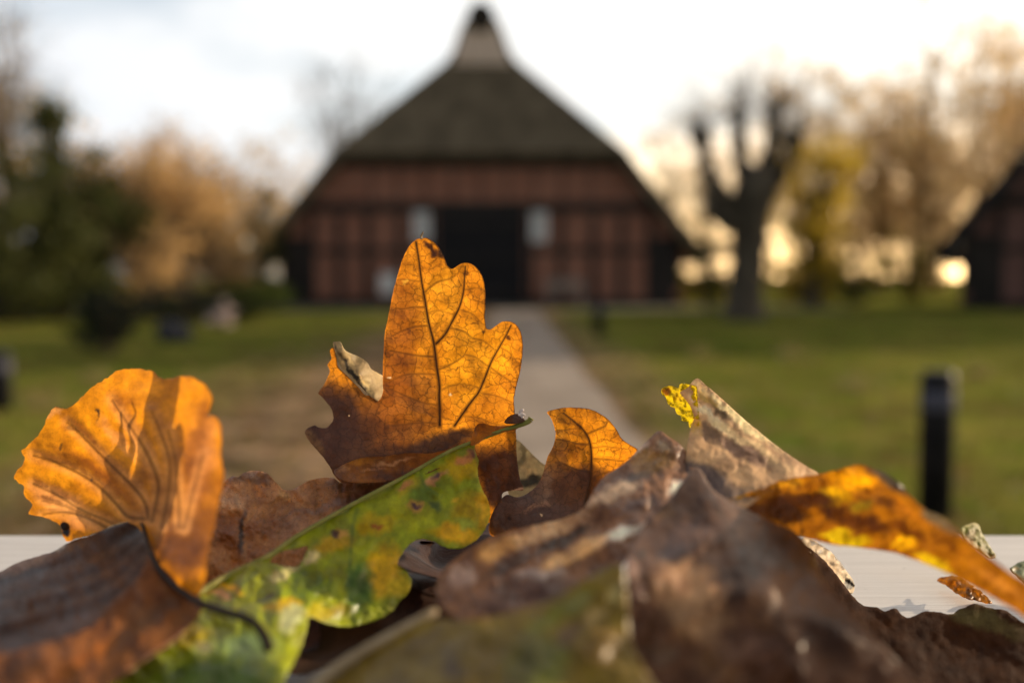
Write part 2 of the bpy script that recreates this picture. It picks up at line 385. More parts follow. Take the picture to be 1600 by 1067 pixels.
for s_ in (-.5, .5):
    b = MB(); b.box((s_, 0, .215), (.08, .4, .42), bev=.006); b.box((s_, .255, .42), (.06, .03, .82)); b.build('leg', M_benchw, be)

# ------------------------------------------------------------------ bollards
M_boll = mottled('black_bollard_paint', (.010, .010, .012), (.022, .021, .024), 9, .55, .3, .004)
M_boll_glint = mottled('bollard_sky_glint', (.05, .05, .065), (.10, .10, .13), 14, .6, .3, .004)
def bollard(u, vbase, Y, h, label, hw=.062):
    p = at(u, vbase, Y); r = empty('bollard', (p.x, Y, 0)); tag(r, label, 'bollard', 'black bollards along the lawn')
    b = MB(); b.tube([(0, 0, 0), (0, 0, h-.03), (0, 0, h-.008), (0, 0, h)], [hw, hw, hw*.93, hw*.6], 20); o = b.build('post', M_boll, r, True)
    b = MB(); b.tube([(0, 0, h-.145), (0, 0, h-.142), (0, 0, h-.078), (0, 0, h-.075)], [hw*1.0, hw*1.03, hw*1.03, hw*1.0], 20); b.build('glint_band', M_boll_glint, r, True)  # grey ring stands in for the sky's glint, put into the colour
    return r
bollard(1460, 812, 3.7, .555, 'tall black bollard on the right lawn behind the curled leaf')
bollard(936, 525, 15.4, .52, 'small far black bollard at the right of the path before the barn', .09)
bollard(2, 640, 6.8, .40, 'dark bollard cut by the left edge of the view', .075)

# ------------------------------------------------------------------ plants and trees
M_bark = mottled('dark_bark', (.048, .038, .028), (.11, .088, .062), 5, .9, .7, .03, stretch=(1, 1, .3))
M_bark2 = mottled('warm_bark', (.10, .07, .045), (.19, .14, .09), 5, .9, .6, .03, stretch=(1, 1, .3))
M_bark3 = mottled('pale_twigs', (.12, .10, .085), (.20, .17, .14), 5, .9, .3, .03)
M_gtwig = mottled('golden_twigs', (.22, .13, .055), (.42, .26, .11), 3, .9, .4, .03)
M_conifer = foliage('dark_evergreen_leaves', (.034, .044, .012), (.115, .118, .034), .35)
M_orange = foliage('orange_autumn_leaves', (.52, .31, .12), (.78, .54, .26), .5)
M_gold = foliage('golden_autumn_leaves', (.66, .43, .17), (.92, .72, .40), .65)
M_ivygold = foliage('golden_green_leaves', (.30, .22, .015), (.70, .48, .04), .6)
M_bush = foliage('olive_bush_leaves', (.022, .030, .008), (.070, .080, .018), .35)
M_bright = foliage('bright_bush_leaves', (.040, .065, .008), (.085, .12, .018), .4)
M_flower = foliage('pale_flowers', (.50, .40, .40), (.66, .55, .52), .3)
M_hedge = foliage('yellow_hedge_leaves', (.16, .13, .012), (.36, .26, .03), .5)
M_blackgreen = foliage('black_green_leaves', (.008, .012, .008), (.020, .028, .014), .2)

def rdir(up=0.0):
    v = Vector((random.gauss(0, 1), random.gauss(0, 1), random.gauss(0, 1)+up)); return v.normalized()
def limb(mb, a, b, r0, r1, sag=.12, sides=5, k=5):
    a = Vector(a); b = Vector(b); d = (b-a).length; off = rdir()*d*sag; pts = []; rr = []
    for i in range(k+1):
        t = i/k; pts.append(a.lerp(b, t)+off*math.sin(math.pi*t)+rdir()*d*.025*(0 < i < k)); rr.append(r0+(r1-r0)*t)
    mb.tube(pts, rr, sides, False); return pts

def make_tree(name, h, trunk_h, r, clumps, leaves, lsize, spread, mats, label, cat, group, loc, twigs=0, shape=None, tw=.012, lean=0.0):
    """trunk with limbs to every clump centre (part trunk) and clumps of single leaves (part crown)"""
    barkm, leafm = mats
    root = empty(name, loc); tag(root, label, cat, group)
    tm = MB(); top = Vector((lean, 0, h*.82))
    tp = limb(tm, (0, 0, -.05), top, r, r*.25, .03, 8, 8)
    cm = MB(); tw_m = MB()
    for i in range(clumps):
        for _ in range(60):
            p = shape()
            if p is not None: break
        base = tp[max(1, min(7, int(8*(max(trunk_h*.7, p.z*.62))/(h*.82))))]
        pts = limb(tm, base, p, r*.28*(1-.5*p.z/h)+.012, .012, .12, 5, 4)
        for q in range(twigs):
            a = pts[random.choice((2, 3, 4, 4))]; bb = a+rdir(.35)*spread*random.uniform(.8, 1.9)
            limb(tw_m, a, bb, tw, tw*.4, .10, 3, 3)
        for q in range(leaves):
            g = rdir()*spread*abs(random.gauss(.55, .35)); g.z *= .75
            cpos = p+g
            if cpos.z < .05: cpos.z = random.uniform(.05, .3)
            a = rdir()*lsize*random.uniform(.6, 1.3); bv = a.cross(rdir()).normalized()*a.length*.75
            cm.quad(cpos, a, bv)
    tm.build('trunk', barkm, root, True)
    if twigs and not leaves: tw_m.build('crown', barkm, root)
    else:
        n = len(cm.v); nf = len(cm.f)
        cm.v += tw_m.v; cm.f += [[i+n for i in f] for f in tw_m.f]
        mesh_obj('crown', cm.v, cm.f, [leafm, barkm], root, mi=[0]*nf+[1]*len(tw_m.f))
    return root
def copy_tree(o, loc, rz, s, label=None):
    c = o.copy(); COL.objects.link(c); c.location = loc; c.rotation_euler = (0, 0, rz); c.scale = s
    if label: c['label'] = label
    for ch in o.children:
        d = ch.copy(); COL.objects.link(d); d.parent = c
    return c
def ell(cx, cz, rx, rz, lo=.25, ry=None):
    def f():
        d = rdir()*(random.uniform(lo, 1)**.6)
        return Vector((cx+d.x*rx, d.y*(ry or rx), cz+d.z*rz))
    return f
def cone(h0, h1, r0):
    def f():
        t = random.random()**1.3; a = random.uniform(0, 6.28); r = r0*(1-t)*random.uniform(.35, 1)
        return Vector((r*math.cos(a), r*math.sin(a), h0+(h1-h0)*t))
    return f
def gx_(u, Y): return (u-800.0)/F*Y

# --- woodland of golden backlit trees behind the lawn on the right
LAB_R = 'tall bare golden tree backlit in the woodland behind the right lawn'; GR = 'backlit trees of the right woodland'
wood = []
for v in range(3):
    hh = (13, 15, 12)[v]
    wood.append(make_tree('woodland_tree', hh, 3, .18, 58, 44, .21, .85, (M_gtwig, M_gold), LAB_R, 'tree', GR, (gx_((1290, 1400, 1500)[v], 58), 58+v*2, 0), twigs=8, shape=ell(0, hh*.52, 3.6, hh*.50, .25), tw=.014))
spots = [(1045, 62, .80), (1095, 66, .88), (1150, 70, .85), (1205, 60, .82), (1250, 68, .92), (1340, 64, .88), (1372, 74, 1.0), (1440, 58, .92), (1465, 70, 1.08), (1530, 62, 1.02), (1555, 74, 1.2), (1590, 60, 1.08), (1640, 66, 1.2), (1690, 60, 1.1), (1320, 80, 1.0), (1420, 84, 1.1)]
for i, (u, Y, s_) in enumerate(spots):
    s_ *= 1.0+.22*(u > 1180)
    copy_tree(wood[i % 3], (gx_(u, Y), Y, 0), random.uniform(0, 6.28), (s_*random.uniform(.9, 1.1), s_*random.uniform(.9, 1.1), s_))
# --- orange trees on the left
LAB_O = 'round orange-brown autumn tree beyond the left lawn'; GO = 'orange trees beyond the left lawn'
o1 = make_tree('autumn_tree', 4.4, .7, .12, 60, 52, .12, .62, (M_bark2, M_orange), LAB_O, 'tree', GO, (gx_(225, 22.5), 22.5, 0), twigs=5, shape=ell(0, 2.2, 1.75, 2.05, .2), tw=.009)
for u, Y, s_ in ((290, 24.0, 1.0), (338, 26.0, .82), (160, 23.5, .95), (250, 25.5, 1.15)): copy_tree(o1, (gx_(u, Y), Y, 0), random.uniform(0, 6), (s_, s_, s_))
LAB_L = 'pale golden bare tree in the wood behind the left garden'; GL = 'pale golden trees left of the barn'
pl = copy_tree(wood[0], (gx_(385, 62), 62, 0), 1.0, (.85, .85, .74), LAB_L); pl['group'] = GL
for i, (u, Y, s_) in enumerate(((440, 66, .78), (480, 60, .70), (330, 70, .85), (275, 66, .78), (225, 72, .78), (160, 74, .85), (90, 70, 1.0), (20, 66, 1.1), (-40, 60, 1.1), (540, 72, .72), (600, 70, .5))):
    q = copy_tree(wood[(i+1) % 3], (gx_(u, Y), Y, 0), random.uniform(0, 6), (s_, s_, s_*.95), LAB_L); q['group'] = GL
# --- dark evergreens at the far left
for i, (u, Y, h, r_, lab) in enumerate(((20, 20, 3.4, 1.6, 'dark evergreen tree at the left edge behind the garden'), (88, 21, 4.6, 1.25, 'tallest dark evergreen of the left garden'), (142, 21.5, 4.1, 1.05, 'dark evergreen left of the orange trees'), (-45, 19, 4.2, 1.7, 'dark evergreen mostly outside the left edge'))):
    make_tree('evergreen_tree', h, .4, .12, 44, 130, .12, .50, (M_bark, M_conifer), lab, 'tree', 'dark evergreens of the left garden', (gx_(u, Y), Y, 0), shape=(cone(.6, h, r_*1.25) if i == 1 else ell(0, h*.5, r_*1.2, h*.5, .1)))
# tall bare tree at the far left, bare one behind the barn roof
make_tree('bare_tree', 13.5, 4, .24, 40, 14, .14, 1.3, (M_bark2, M_gold), 'tall thin bare tree at the upper left edge', 'tree', None, (gx_(5, 40), 40, 0), twigs=16, shape=ell(0, 9.3, 2.4, 4.2, .2), tw=.014)
make_tree('bare_tree', 17.5, 6, .26, 36, 0, .14, 1.5, (M_bark3, M_gold), 'grey leafless tree rising behind the left roof slope of the barn', 'tree', None, (gx_(540, 66), 66, 0), twigs=13, shape=ell(0, 12.4, 3.4, 3.6, .2), tw=.016)
# ivy-clad golden green tree right of the pollard
make_tree('ivy_tree', 5.6, .4, .26, 74, 52, .13, .58, (M_bark, M_ivygold), 'tall narrow golden-green tree right of the pollarded tree', 'tree', None, (gx_(1272, 29), 29, 0), shape=ell(0, 2.9, 1.2, 2.75, .2))
# pollarded tree
pr = empty('pollarded_tree', (gx_(1165, 21), 21, 0)); tag(pr, 'dark pollarded tree with knobbly limbs on the right lawn', 'tree')
def pl_(u, v, dy=0): q = at(u, v, 21+dy); return Vector((q.x-pr.location.x, dy, q.z))
b = MB()
b.tube([pl_(1160, 510), pl_(1163, 495), pl_(1164, 460), pl_(1168, 400), pl_(1172, 345), pl_(1178, 300), pl_(1186, 262)], [.56, .45, .38, .37, .39, .46, .36], 12)
for vv in b.v: vv += Vector((noise.noise(vv*1.9), noise.noise(vv*1.9+Vector((7, 0, 0))), 0))*.14
b.build('trunk', M_bark, pr, True)
twm = MB()
for pts, r0, r1, kn in (([(1172, 345), (1140, 322), (1118, 292), (1103, 250), (1095, 214)], .24, .13, .24), ([(1172, 300), (1158, 250), (1154, 215), (1153, 182)], .24, .13, .19),
                        ([(1188, 290), (1206, 240), (1209, 180)], .20, .12, .17), ([(1192, 300), (1220, 268), (1236, 246), (1241, 218)], .24, .15, .24), ([(1170, 360), (1135, 350), (1112, 330)], .2, .12, .18)):
    l = MB(); q = [pl_(*p, dy=.3*math.sin(p[0])) for p in pts]
    l.tube(q, [r0+(r1-r0)*i/(len(q)-1) for i in range(len(q))], 8)
    bm = bmesh.new(); bmesh.ops.create_icosphere(bm, subdivisions=2, radius=kn)
    for vv in bm.verts: vv.co *= 1+.35*noise.noise(vv.co*6)
    bmesh.ops.translate(bm, vec=q[-1], verts=bm.verts); l.bm(bm)
    for vv in l.v: vv += Vector((noise.noise(vv*2.6), noise.noise(vv*2.6+Vector((7, 0, 0))), noise.noise(vv*2.6+Vector((0, 9, 0)))))*.09
    l.build('limb', M_bark, pr, True)
    for _ in range(60):
        d = rdir(1.1); d.z = abs(d.z)
        limb(twm, q[-1]+d*kn*.7, q[-1]+d*random.uniform(.8, 2.1), .011, .004, .1, 3, 3)
twm.build('twigs', M_bark3, pr)

def bush(u, Y, wd, h, mat, label, name='bush', n=40, ls=.07, cat='bush', leaves=60, sp=.28):
    return make_tree(name, h, .1, .03, n, leaves, ls, sp, (M_bark, mat), label, cat, None, (gx_(u, Y), Y, 0), shape=ell(0, h*.5, wd*.5, h*.46, .1))
bush(1108, 24, 1.5, 2.3, M_bush, 'dark olive bush between the barn and the pollarded tree')
bush(412, 30.6, 1.5, 4.0, M_conifer, 'dark ivy-like shrub against the left eave of the barn', n=60, ls=.1)
bush(385, 29.0, 1.6, 2.2, M_bush, 'dark bush left of the barn', ls=.09)
bush(95, 21, 2.2, 1.25, M_bright, 'bright green bush before the dark evergreens', ls=.08)
bush(30, 20, 1.9, .9, M_bush, 'dull green bush at the left edge by the side path', ls=.08)
bush(168, 11.4, 1.0, .86, M_blackgreen, 'near-black rounded shrub on the left lawn', n=46, ls=.05, sp=.16)
bush(285, 19, 1.8, .8, M_blackgreen, 'low dark shrub in the bed beyond the left lawn', ls=.07)
bush(345, 17.5, .55, .50, M_flower, 'pale pinkish flowering plant in the left bed', 'flowering_plant', n=16, ls=.05, cat='plant', leaves=40, sp=.1)
bush(400, 24, 2.0, .9, M_bright, 'low green plants at the left of the barn front', ls=.08)
bush(372, 20, 1.3, .7, M_bush, 'low olive plants beside the flowering plant', ls=.07)
for u, Y, wd, h, m, lab in ((1250, 30, 2.6, 1.25, M_hedge, 'yellow-green hedge bush under the golden-green tree'), (1330, 33, 2.8, 1.3, M_bush, 'dark hedge bush between the golden-green tree and the shed'), (1415, 31, 2.6, 1.6, M_hedge, 'yellow-green hedge bush beside the dark shed'), (1085, 38, 3.0, .9, M_hedge, 'low golden bush right of the barn')):
    bush(u, Y, wd, h*1.4, m, lab, 'hedge_bush', n=50, ls=.1, sp=.35)
# boulder on the left lawn
bm = bmesh.new(); bmesh.ops.create_icosphere(bm, subdivisions=3, radius=.26)
for vv in bm.verts: vv.co *= 1+.3*noise.noise(vv.co*3.1); vv.co.z *= .75
o = MB(); o.bm(bm); p = ground_at(270, 535); bo = o.build('boulder', mottled('dark_stone', (.022, .022, .026), (.055, .052, .055), 8, .8, .4, .02), None, True); bo.location = (p.x, p.y, .13)
tag(bo, 'dark boulder on the grass left of the dirt strip', 'boulder')

# --- grass blades and fallen leaves lying about
M_grass = foliage('grass_blades', (.060, .095, .008), (.20, .17, .04), .4, .5)
b = MB()
for i in range(26000):
    y = 2.2+22*random.random()**1.6; x = random.uniform(-.62, .62)*y*1.05
    if -.45 < x < .75: continue
    if -2.4 < x < -.4 and random.random() < .8: continue
    hgt = random.uniform(.02, .075)*(1+.6*noise.noise((x*.8, y*.8, 0))); a = random.uniform(0, 6.28); wd = .0035+.0005*y
    dx, dy = math.cos(a)*wd, math.sin(a)*wd; lx, ly = random.gauss(0, .022), random.gauss(0, .022)
    n = len(b.v); b.v += [Vector((x-dx, y-dy, 0)), Vector((x+dx, y+dy, 0)), Vector((x+lx, y+ly, hgt))]; b.f.append([n, n+1, n+2])
tag(b.build('grass', M_grass), 'short mixed green and straw coloured grass of the lawns', 'grass', None, 'stuff')
M_straw = foliage('straw_tufts', (.16, .13, .045), (.36, .29, .13), .4, 2)
tuft_spots = [(372, 592), (345, 605), (410, 570), (452, 556), (500, 545), (330, 640), (300, 610), (1010, 600), (985, 575), (905, 545), (1120, 640), (1240, 560), (1340, 610), (1530, 590), (1090, 560), (60, 640), (150, 600)]
for i, (u, v) in enumerate(tuft_spots):
    p = ground_at(u, v); b = MB()
    for q in range(90):
        a = random.uniform(0, 6.28); r_ = min(.13, abs(random.gauss(0, .08))); h = random.uniform(.06, .2); x, y = r_*math.cos(a), r_*math.sin(a); wv = rdir()*.006; wv.z = 0
        b.poly([Vector((x, y, 0))-wv, Vector((x, y, 0))+wv, Vector((x*1.9, y*1.9, h))])
    o = b.build('grass_tuft', M_straw); o.location = (p.x, p.y, 0); tag(o, 'straw coloured grass tuft standing on the lawn', 'grass tuft', 'straw tufts on the lawns')
M_litter = foliage('fallen_leaf_litter', (.10, .05, .02), (.30, .17, .06), .2, 2)
b = MB()
for i in range(3200):
    y = 2.2+24*random.random()**1.4
    x = random.gauss(-1.5, .8) if random.random() < .55 else random.uniform(-.6, .6)*y
    if -.45 < x < .7 and random.random() < .85: continue
    a = Vector((random.gauss(0, 1), random.gauss(0, 1), random.gauss(0, .25))).normalized()*random.uniform(.05, .10); bb = a.cross(Vector((random.gauss(0, .3), random.gauss(0, .3), 1))).normalized()*a.length*.7
    b.quad(Vector((x, y, random.uniform(.015, .03))), a, bb)
tag(b.build('leaf_litter', M_litter), 'brown fallen leaves strewn over the lawn and the dirt strip', 'fallen leaves', None, 'stuff')

# ================================================================== TABLE
TZ = CAM.z-.095
t = NT('white_painted_wood'); v = t.coord('Object')
mpn = t.n.new('ShaderNodeMapping'); mpn.inputs['Scale'].default_value = (.5, 26, 1); mpn.inputs['Rotation'].default_value = (0, 0, rad(3)); t.link(v, mpn.inputs['Vector'])
g1 = t.noise(mpn.outputs[0], 34, 4, .6, .6); g2 = t.noise(v, 260, 3, .6); g3 = t.noise(v, 14, 4)
c = t.mix(t.ramp(g1, .36, .62), (.50, .46, .43), (.62, .58, .55))
c = t.mix(t.math('MULTIPLY', t.ramp(g3, .5, .75), .3), c, (.62, .50, .40))
c = t.mix(t.math('MULTIPLY', t.ramp(g2, .70, .74), .5), c, (.08, .06, .05))
t.link(c, t.b.inputs['Base Color']); t.b.inputs['Roughness'].default_value = .5
t.link(t.bump(g1, .35, .0008), t.b.inputs['Normal'])
tb = empty('table', (0, 0, 0)); tag(tb, 'white painted wooden table carrying the pile of autumn leaves', 'table')
b = MB(); b.box((0, -.17, TZ-.014), (1.7, 1.075, .028), bev=.005); b.build('tabletop', t.m, tb, True)
tb.children[0].data.polygons.foreach_set('use_smooth', [False]*len(tb.children[0].data.polygons))
for sx_ in (-.7, .7):
    for y in (-.6, .28):
        b = MB(); b.box((sx_, y, (TZ-.03)/2), (.06, .06, TZ-.03), bev=.004); b.build('leg', M_white, tb)

# ================================================================== LEAVES ON THE TABLE
def Z(ox, oy, pts, s=3.9975): return [(ox+x/s, oy+y/s) for x, y in pts]

def catmull(pts, closed=True):
    P = np.array(pts, float); n = len(P); out = []
    rng = range(n) if closed else range(n-1)
    for i in rng:
        p0, p1, p2, p3 = (P[(i-1) % n], P[i], P[(i+1) % n], P[(i+2) % n]) if closed else (P[max(i-1, 0)], P[i], P[i+1], P[min(i+2, n-1)])
        for t_ in np.linspace(0, 1, 9)[:-1]:
            out.append(.5*((2*p1)+(-p0+p2)*t_+(2*p0-5*p1+4*p2-p3)*t_*t_+(-p0+3*p1-3*p2+p3)*t_**3))
    if not closed: out.append(P[-1])
    return np.array(out)
def resample(P, step, closed=True):
    Q = np.vstack([P, P[:1]]) if closed else P
    d = np.hypot(*np.diff(Q, axis=0).T); s = np.concatenate([[0], np.cumsum(d)]); n = max(6, int(s[-1]/step))
    tt = np.linspace(0, s[-1], n+1); 
    if closed: tt = tt[:-1]
    return np.stack([np.interp(tt, s, Q[:, 0]), np.interp(tt, s, Q[:, 1])], 1)
def inside(P, poly):
    x, y = P[:, 0], P[:, 1]; c = np.zeros(len(P), bool); n = len(poly); j = n-1
    for i in range(n):
        xi, yi = poly[i]; xj, yj = poly[j]
        if yi != yj:
            k = ((yi > y) != (yj > y)) & (x < (xj-xi)*(y-yi)/(yj-yi)+xi); c ^= k
        j = i
    return c
def segdist(P, line):
    line = np.array(line, float); d = np.full(len(P), 1e9); tt = np.zeros(len(P)); n = len(line)-1
    for i in range(n):
        a, b_ = line[i], line[i+1]; ab = b_-a; t_ = np.clip(((P-a)@ab)/max(ab@ab, 1e-9), 0, 1)
        q = np.hypot(*(P-(a+t_[:, None]*ab)).T); m = q < d; d[m] = q[m]; tt[m] = (i+t_[m])/n
    return d, tt
def tps(ctrl):
    C = np.array(ctrl, float); X = C[:, :2]/100; n = len(X)
    def ph(A, B):
        r2 = ((A[:, None]-B[None])**2).sum(2); return .5*r2*np.log(r2+1e-9)
    K = ph(X, X)+np.eye(n)*.02; Pm = np.hstack([np.ones((n, 1)), X])
    A = np.vstack([np.hstack([K, Pm]), np.hstack([Pm.T, np.zeros((3, 3))])]); w_ = np.linalg.solve(A, np.concatenate([C[:, 2], np.zeros(3)]))
    return lambda P: (ph(P/100, X)@w_[:n]+np.hstack([np.ones((len(P), 1)), P/100])@w_[n:])
def nz2(P, sc_, seed=0.0, oct_=3):
    return np.array([noise.fractal((p[0]/sc_+seed, p[1]/sc_-seed*.7, seed), 1.0, 2.0, oct_) for p in P])

def patch(outline, ctrl, step, base, spots=(), veins=(), hole=None, wr=.5, wsc=45., smooth=True, fray=0., pleat=0., gain=1.0, seed=1.0, mat=0, lip=.25, halo=0.):
    """one visible face of a leaf: outline in photo pixels, depth in cm at control points -> mesh arrays"""
    O = resample(catmull(outline) if smooth else np.array(outline, float), step)
    if fray:
        O = O+np.stack([nz2(O, 9., seed+3, 2), nz2(O, 9., seed+9, 2)], 1)*fray
    Hs = resample(catmull(hole), step) if hole is not None else None
    lo, hi = O.min(0), O.max(0)
    gx2, gy2 = np.meshgrid(np.arange(lo[0], hi[0], step), np.arange(lo[1], hi[1], step*.87))
    gx2 = gx2+(np.arange(gx2.shape[0])[:, None] % 2)*step*.5
    G = np.stack([gx2.ravel(), gy2.ravel()], 1); G = G[inside(G, O)]
    d, _ = segdist(G, np.vstack([O, O[:1]])); G = G[d > step*.55]
    nO = len(O); P = O; edges = [(i, (i+1) % nO) for i in range(nO)]
    if Hs is not None:
        G = G[~inside(G, Hs)]; d, _ = segdist(G, np.vstack([Hs, Hs[:1]])); G = G[d > step*.5]
        P = np.vstack([O, Hs]); edges += [(nO+i, nO+(i+1) % len(Hs)) for i in range(len(Hs))]
    P = np.vstack([P, G])
    r = geometry.delaunay_2d_cdt([Vector(p) for p in P], edges, [], 1, 1e-4)
    V = np.array([tuple(p) for p in r[0]]); T = [list(f) for f in r[2]]
    if Hs is not None:
        cen = np.array([V[f].mean(0) for f in T]); kp = ~inside(cen, Hs); T = [f for f, q in zip(T, kp) if q]
    D = tps(ctrl)(V)
    vein = np.zeros(len(V)); ridge = np.zeros(len(V))
    for vl in veins:
        pts, w0, w1 = vl[:3]; amt = vl[3] if len(vl) > 3 else 1.0
        dd, tt = segdist(V, catmull(pts, False)); ww = w0+(w1-w0)*tt
        vein = np.maximum(vein, amt*np.clip(1.4-dd/np.maximum(ww*1.35+.35, 1.0), 0, 1))
        ridge = np.maximum(ridge, np.exp(-(dd/(ww*4+6))**2))
    D = D+wr*.1*nz2(V, wsc, seed)+.03*wr*nz2(V, wsc*.22, seed+5)+pleat*.1*ridge
    hal = np.zeros(len(V))
    if halo:
        for vl in veins:
            dd, tt = segdist(V, catmull(vl[0], False)); hal = np.maximum(hal, halo*np.exp(-((dd-5)/6.)**2)*(1-.5*tt))
    col = np.tile(np.array(lin(base)), (len(V), 1))
    wx = V+np.stack([nz2(V, 30, seed+11), nz2(V, 30, seed+17)], 1)*9+np.stack([nz2(V, 9, seed+12), nz2(V, 9, seed+13)], 1)*3
    for s_ in spots:
        u, v, rx, ry, an, cc, st = s_
        ca, sa = math.cos(rad(an)), math.sin(rad(an)); q = wx-np.array([u, v])
        a = (q[:, 0]*ca+q[:, 1]*sa)/rx; b_ = (-q[:, 0]*sa+q[:, 1]*ca)/ry
        k = st*np.clip(1.5-1.5*(a*a+b_*b_)**.75, 0, 1); k = np.clip(k, 0, 1)[:, None]
        col = col*(1-k)+np.array(lin(cc))*k
    col = col*(1-hal[:, None])+np.array(lin((232, 174, 116)))*hal[:, None]
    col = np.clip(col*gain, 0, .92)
    W = [pix(p[0], p[1], D[i]*.01) for i, p in enumerate(V)]
    W = [Vector((p.x, p.y, max(p.z, TZ+.0006))) for p in W]
    # a thin lip gives the blade its thickness
    cnt = {}
    for f in T:
        for i in range(len(f)):
            a, b_ = f[i], f[(i+1) % len(f)]; cnt.setdefault((min(a, b_), max(a, b_)), []).append((a, b_))
    F_ = list(T); n0 = len(W); lmap = {}; luv = V/100.
    ex = []
    for kf in cnt.values():
        if len(kf) == 1:
            a, b_ = kf[0]
            for q in (a, b_):
                if q not in lmap: lmap[q] = n0+len(ex); ex.append(q)
            F_.append([b_, a, lmap[a], lmap[b_]])
    W += [W[q]+(W[q]-CAM).normalized()*lip*.001 for q in ex]
    idx = np.array(ex, int)
    return dict(v=W, f=F_, col=np.vstack([col, col[idx]]), vein=np.concatenate([vein, vein[idx]*0]), uv=np.vstack([luv, luv[idx]]), mat=[mat]*len(F_))

def blade(name, patches, mats, parent):
    v, f, mi = [], [], []; col, vein, uv = [], [], []
    for p in patches:
        n = len(v); v += p['v']; f += [[i+n for i in q] for q in p['f']]; mi += p['mat']; col.append(p['col']); vein.append(p['vein']); uv.append(p['uv'])
    o = mesh_obj(name, v, f, mats, parent, True, mi); me = o.data
    col = np.vstack(col); vein = np.concatenate(vein); uv = np.vstack(uv)
    a = me.attributes.new('leaf_colour', 'FLOAT_COLOR', 'POINT'); a.data.foreach_set('color', np.hstack([col, np.ones((len(col), 1))]).ravel())
    a = me.attributes.new('vein', 'FLOAT', 'POINT'); a.data.foreach_set('value', vein)
    a = me.attributes.new('luv', 'FLOAT_VECTOR', 'POINT'); a.data.foreach_set('vector', np.hstack([uv, np.zeros((len(uv), 1))]).ravel())
    return o
def rib(name, pts, r0, r1, mat, parent, sides=8):       # pts: (u, v, D cm)
    q = np.array(pts, float); uv = catmull(q[:, :2], False); dd = np.interp(np.linspace(0, 1, len(uv)), np.linspace(0, 1, len(q)), q[:, 2])
    b = MB(); k = len(uv); b.tube([pix(p[0], p[1], dd[i]*.01) for i, p in enumerate(uv)], [(r0+(r1-r0)*i/(k-1))*.001 for i in range(k)], sides)
    return b.build(name, mat, parent, True)
GRP = 'fallen leaves piled on the white table'
def leaf(name, label): 
    o = empty(name, (0, 0, 0)); return tag(o, label, 'leaf', GRP)

M_glow = leaf_mat('glowing_dry_oak_leaf', .58, 7.0, .66, .5, .35, .45, .25, (.045, .016, .004), mott=.5, tgain=1.15)
M_beech = leaf_mat('golden_beech_leaf', .55, 9.0, .14, .5, .35, .35, .30, (.05, .018, .004), mott=.5, tgain=1.12)
M_brown = leaf_mat('brown_dry_leaf', .22, 5.0, .25, .5, .22, .40, .35, (.022, .012, .009), mott=.6)
M_wet = leaf_mat('brown_shiny_leaf', .10, 4.0, .2, .42, .38, .2, .3, (.022, .012, .009), mott=.5)
M_wet2 = leaf_mat('purple_brown_leaf', .08, 4.0, .15, .5, .16, .2, .3, (.022, .012, .009), mott=.55)
M_near = leaf_mat('near_brown_leaf', .12, 3.0, .2, .45, .14, .15, .15, (.022, .012, .009), mott=.5)
M_dull = leaf_mat('dark_dull_leaf', .12, 4.0, .15, .85, .05, .2, .25, (.022, .012, .009), mott=.5)
M_green = leaf_mat('green_yellow_oak_leaf', .32, 5.0, .12, .45, .28, .14, .12, (.04, .09, .015), mott=.45)
M_pale = leaf_mat('pale_leaf_back', .30, 5.0, .18, .65, .2, .22, .25, (.20, .12, .06), mott=.4)
M_curl = leaf_mat('yellow_brown_leaf_back', .45, 4.0, .12, .55, .3, .35, .3, (.08, .035, .006), mott=.6, tgain=1.1)
M_eaten = leaf_mat('eaten_yellow_leaf_tip', .55, 12.0, .25, .55, .25, .45, .4, (.20, .12, .01), mott=.3, tgain=1.2, holes=1)
M_stem = mottled('dark_leaf_stalk', (.018, .011, .008), (.04, .024, .014), 300, .5, .3, .0005)
M_gstem = mottled('green_leaf_stalk', (.16, .17, .035), (.24, .22, .06), 300, .45, .3, .0005)
M_tanstem = mottled('tan_leaf_stalk', (.30, .21, .11), (.42, .31, .18), 300, .5, .3, .0005)
M_fluff = mottled('pale_bud_scales', (.55, .45, .40), (.75, .66, .60), 500, .8, .4, .0005)

# ---- A: the upright oak leaf in focus
A = leaf('oak_leaf', 'upright glowing orange oak leaf in sharp focus at the middle of the pile')
outA = Z(460, 350, [(795, 88), (845, 95), (900, 145), (935, 205), (955, 258), (985, 280), (1010, 268), (1040, 248), (1080, 242), (1120, 258), (1160, 300), (1185, 360), (1193, 430), (1192, 520), (1190, 600), (1200, 650), (1225, 657), (1260, 635), (1300, 610), (1340, 607), (1380, 625), (1410, 665), (1425, 730), (1425, 800), (1415, 900), (1390, 1000), (1375, 1067)]) \
    + Z(460, 590, [(1372, 150), (1378, 230), (1385, 350), (1388, 480), (1400, 580), (1412, 640), (1430, 700), (1360, 705), (1300, 722), (1295, 790), (1240, 900), (1000, 900), (700, 830), (420, 720), (300, 660), (250, 612), (230, 570), (190, 510), (140, 450), (88, 390), (65, 335), (120, 298), (150, 308), (200, 312), (240, 270), (240, 220), (215, 170), (165, 115), (150, 98), (180, 50)]) \
    + Z(460, 350, [(195, 985), (222, 920), (208, 880), (232, 840), (222, 795), (245, 772), (262, 830), (272, 890), (305, 925), (345, 965), (400, 1020), (440, 1067)]) + Z(460, 590, [(475, 112), (515, 146), (540, 128), (553, 90)]) \
    + Z(460, 350, [(553, 1000), (552, 900), (558, 780), (565, 680), (590, 560), (615, 430), (650, 300), (680, 210), (720, 135), (760, 100)])
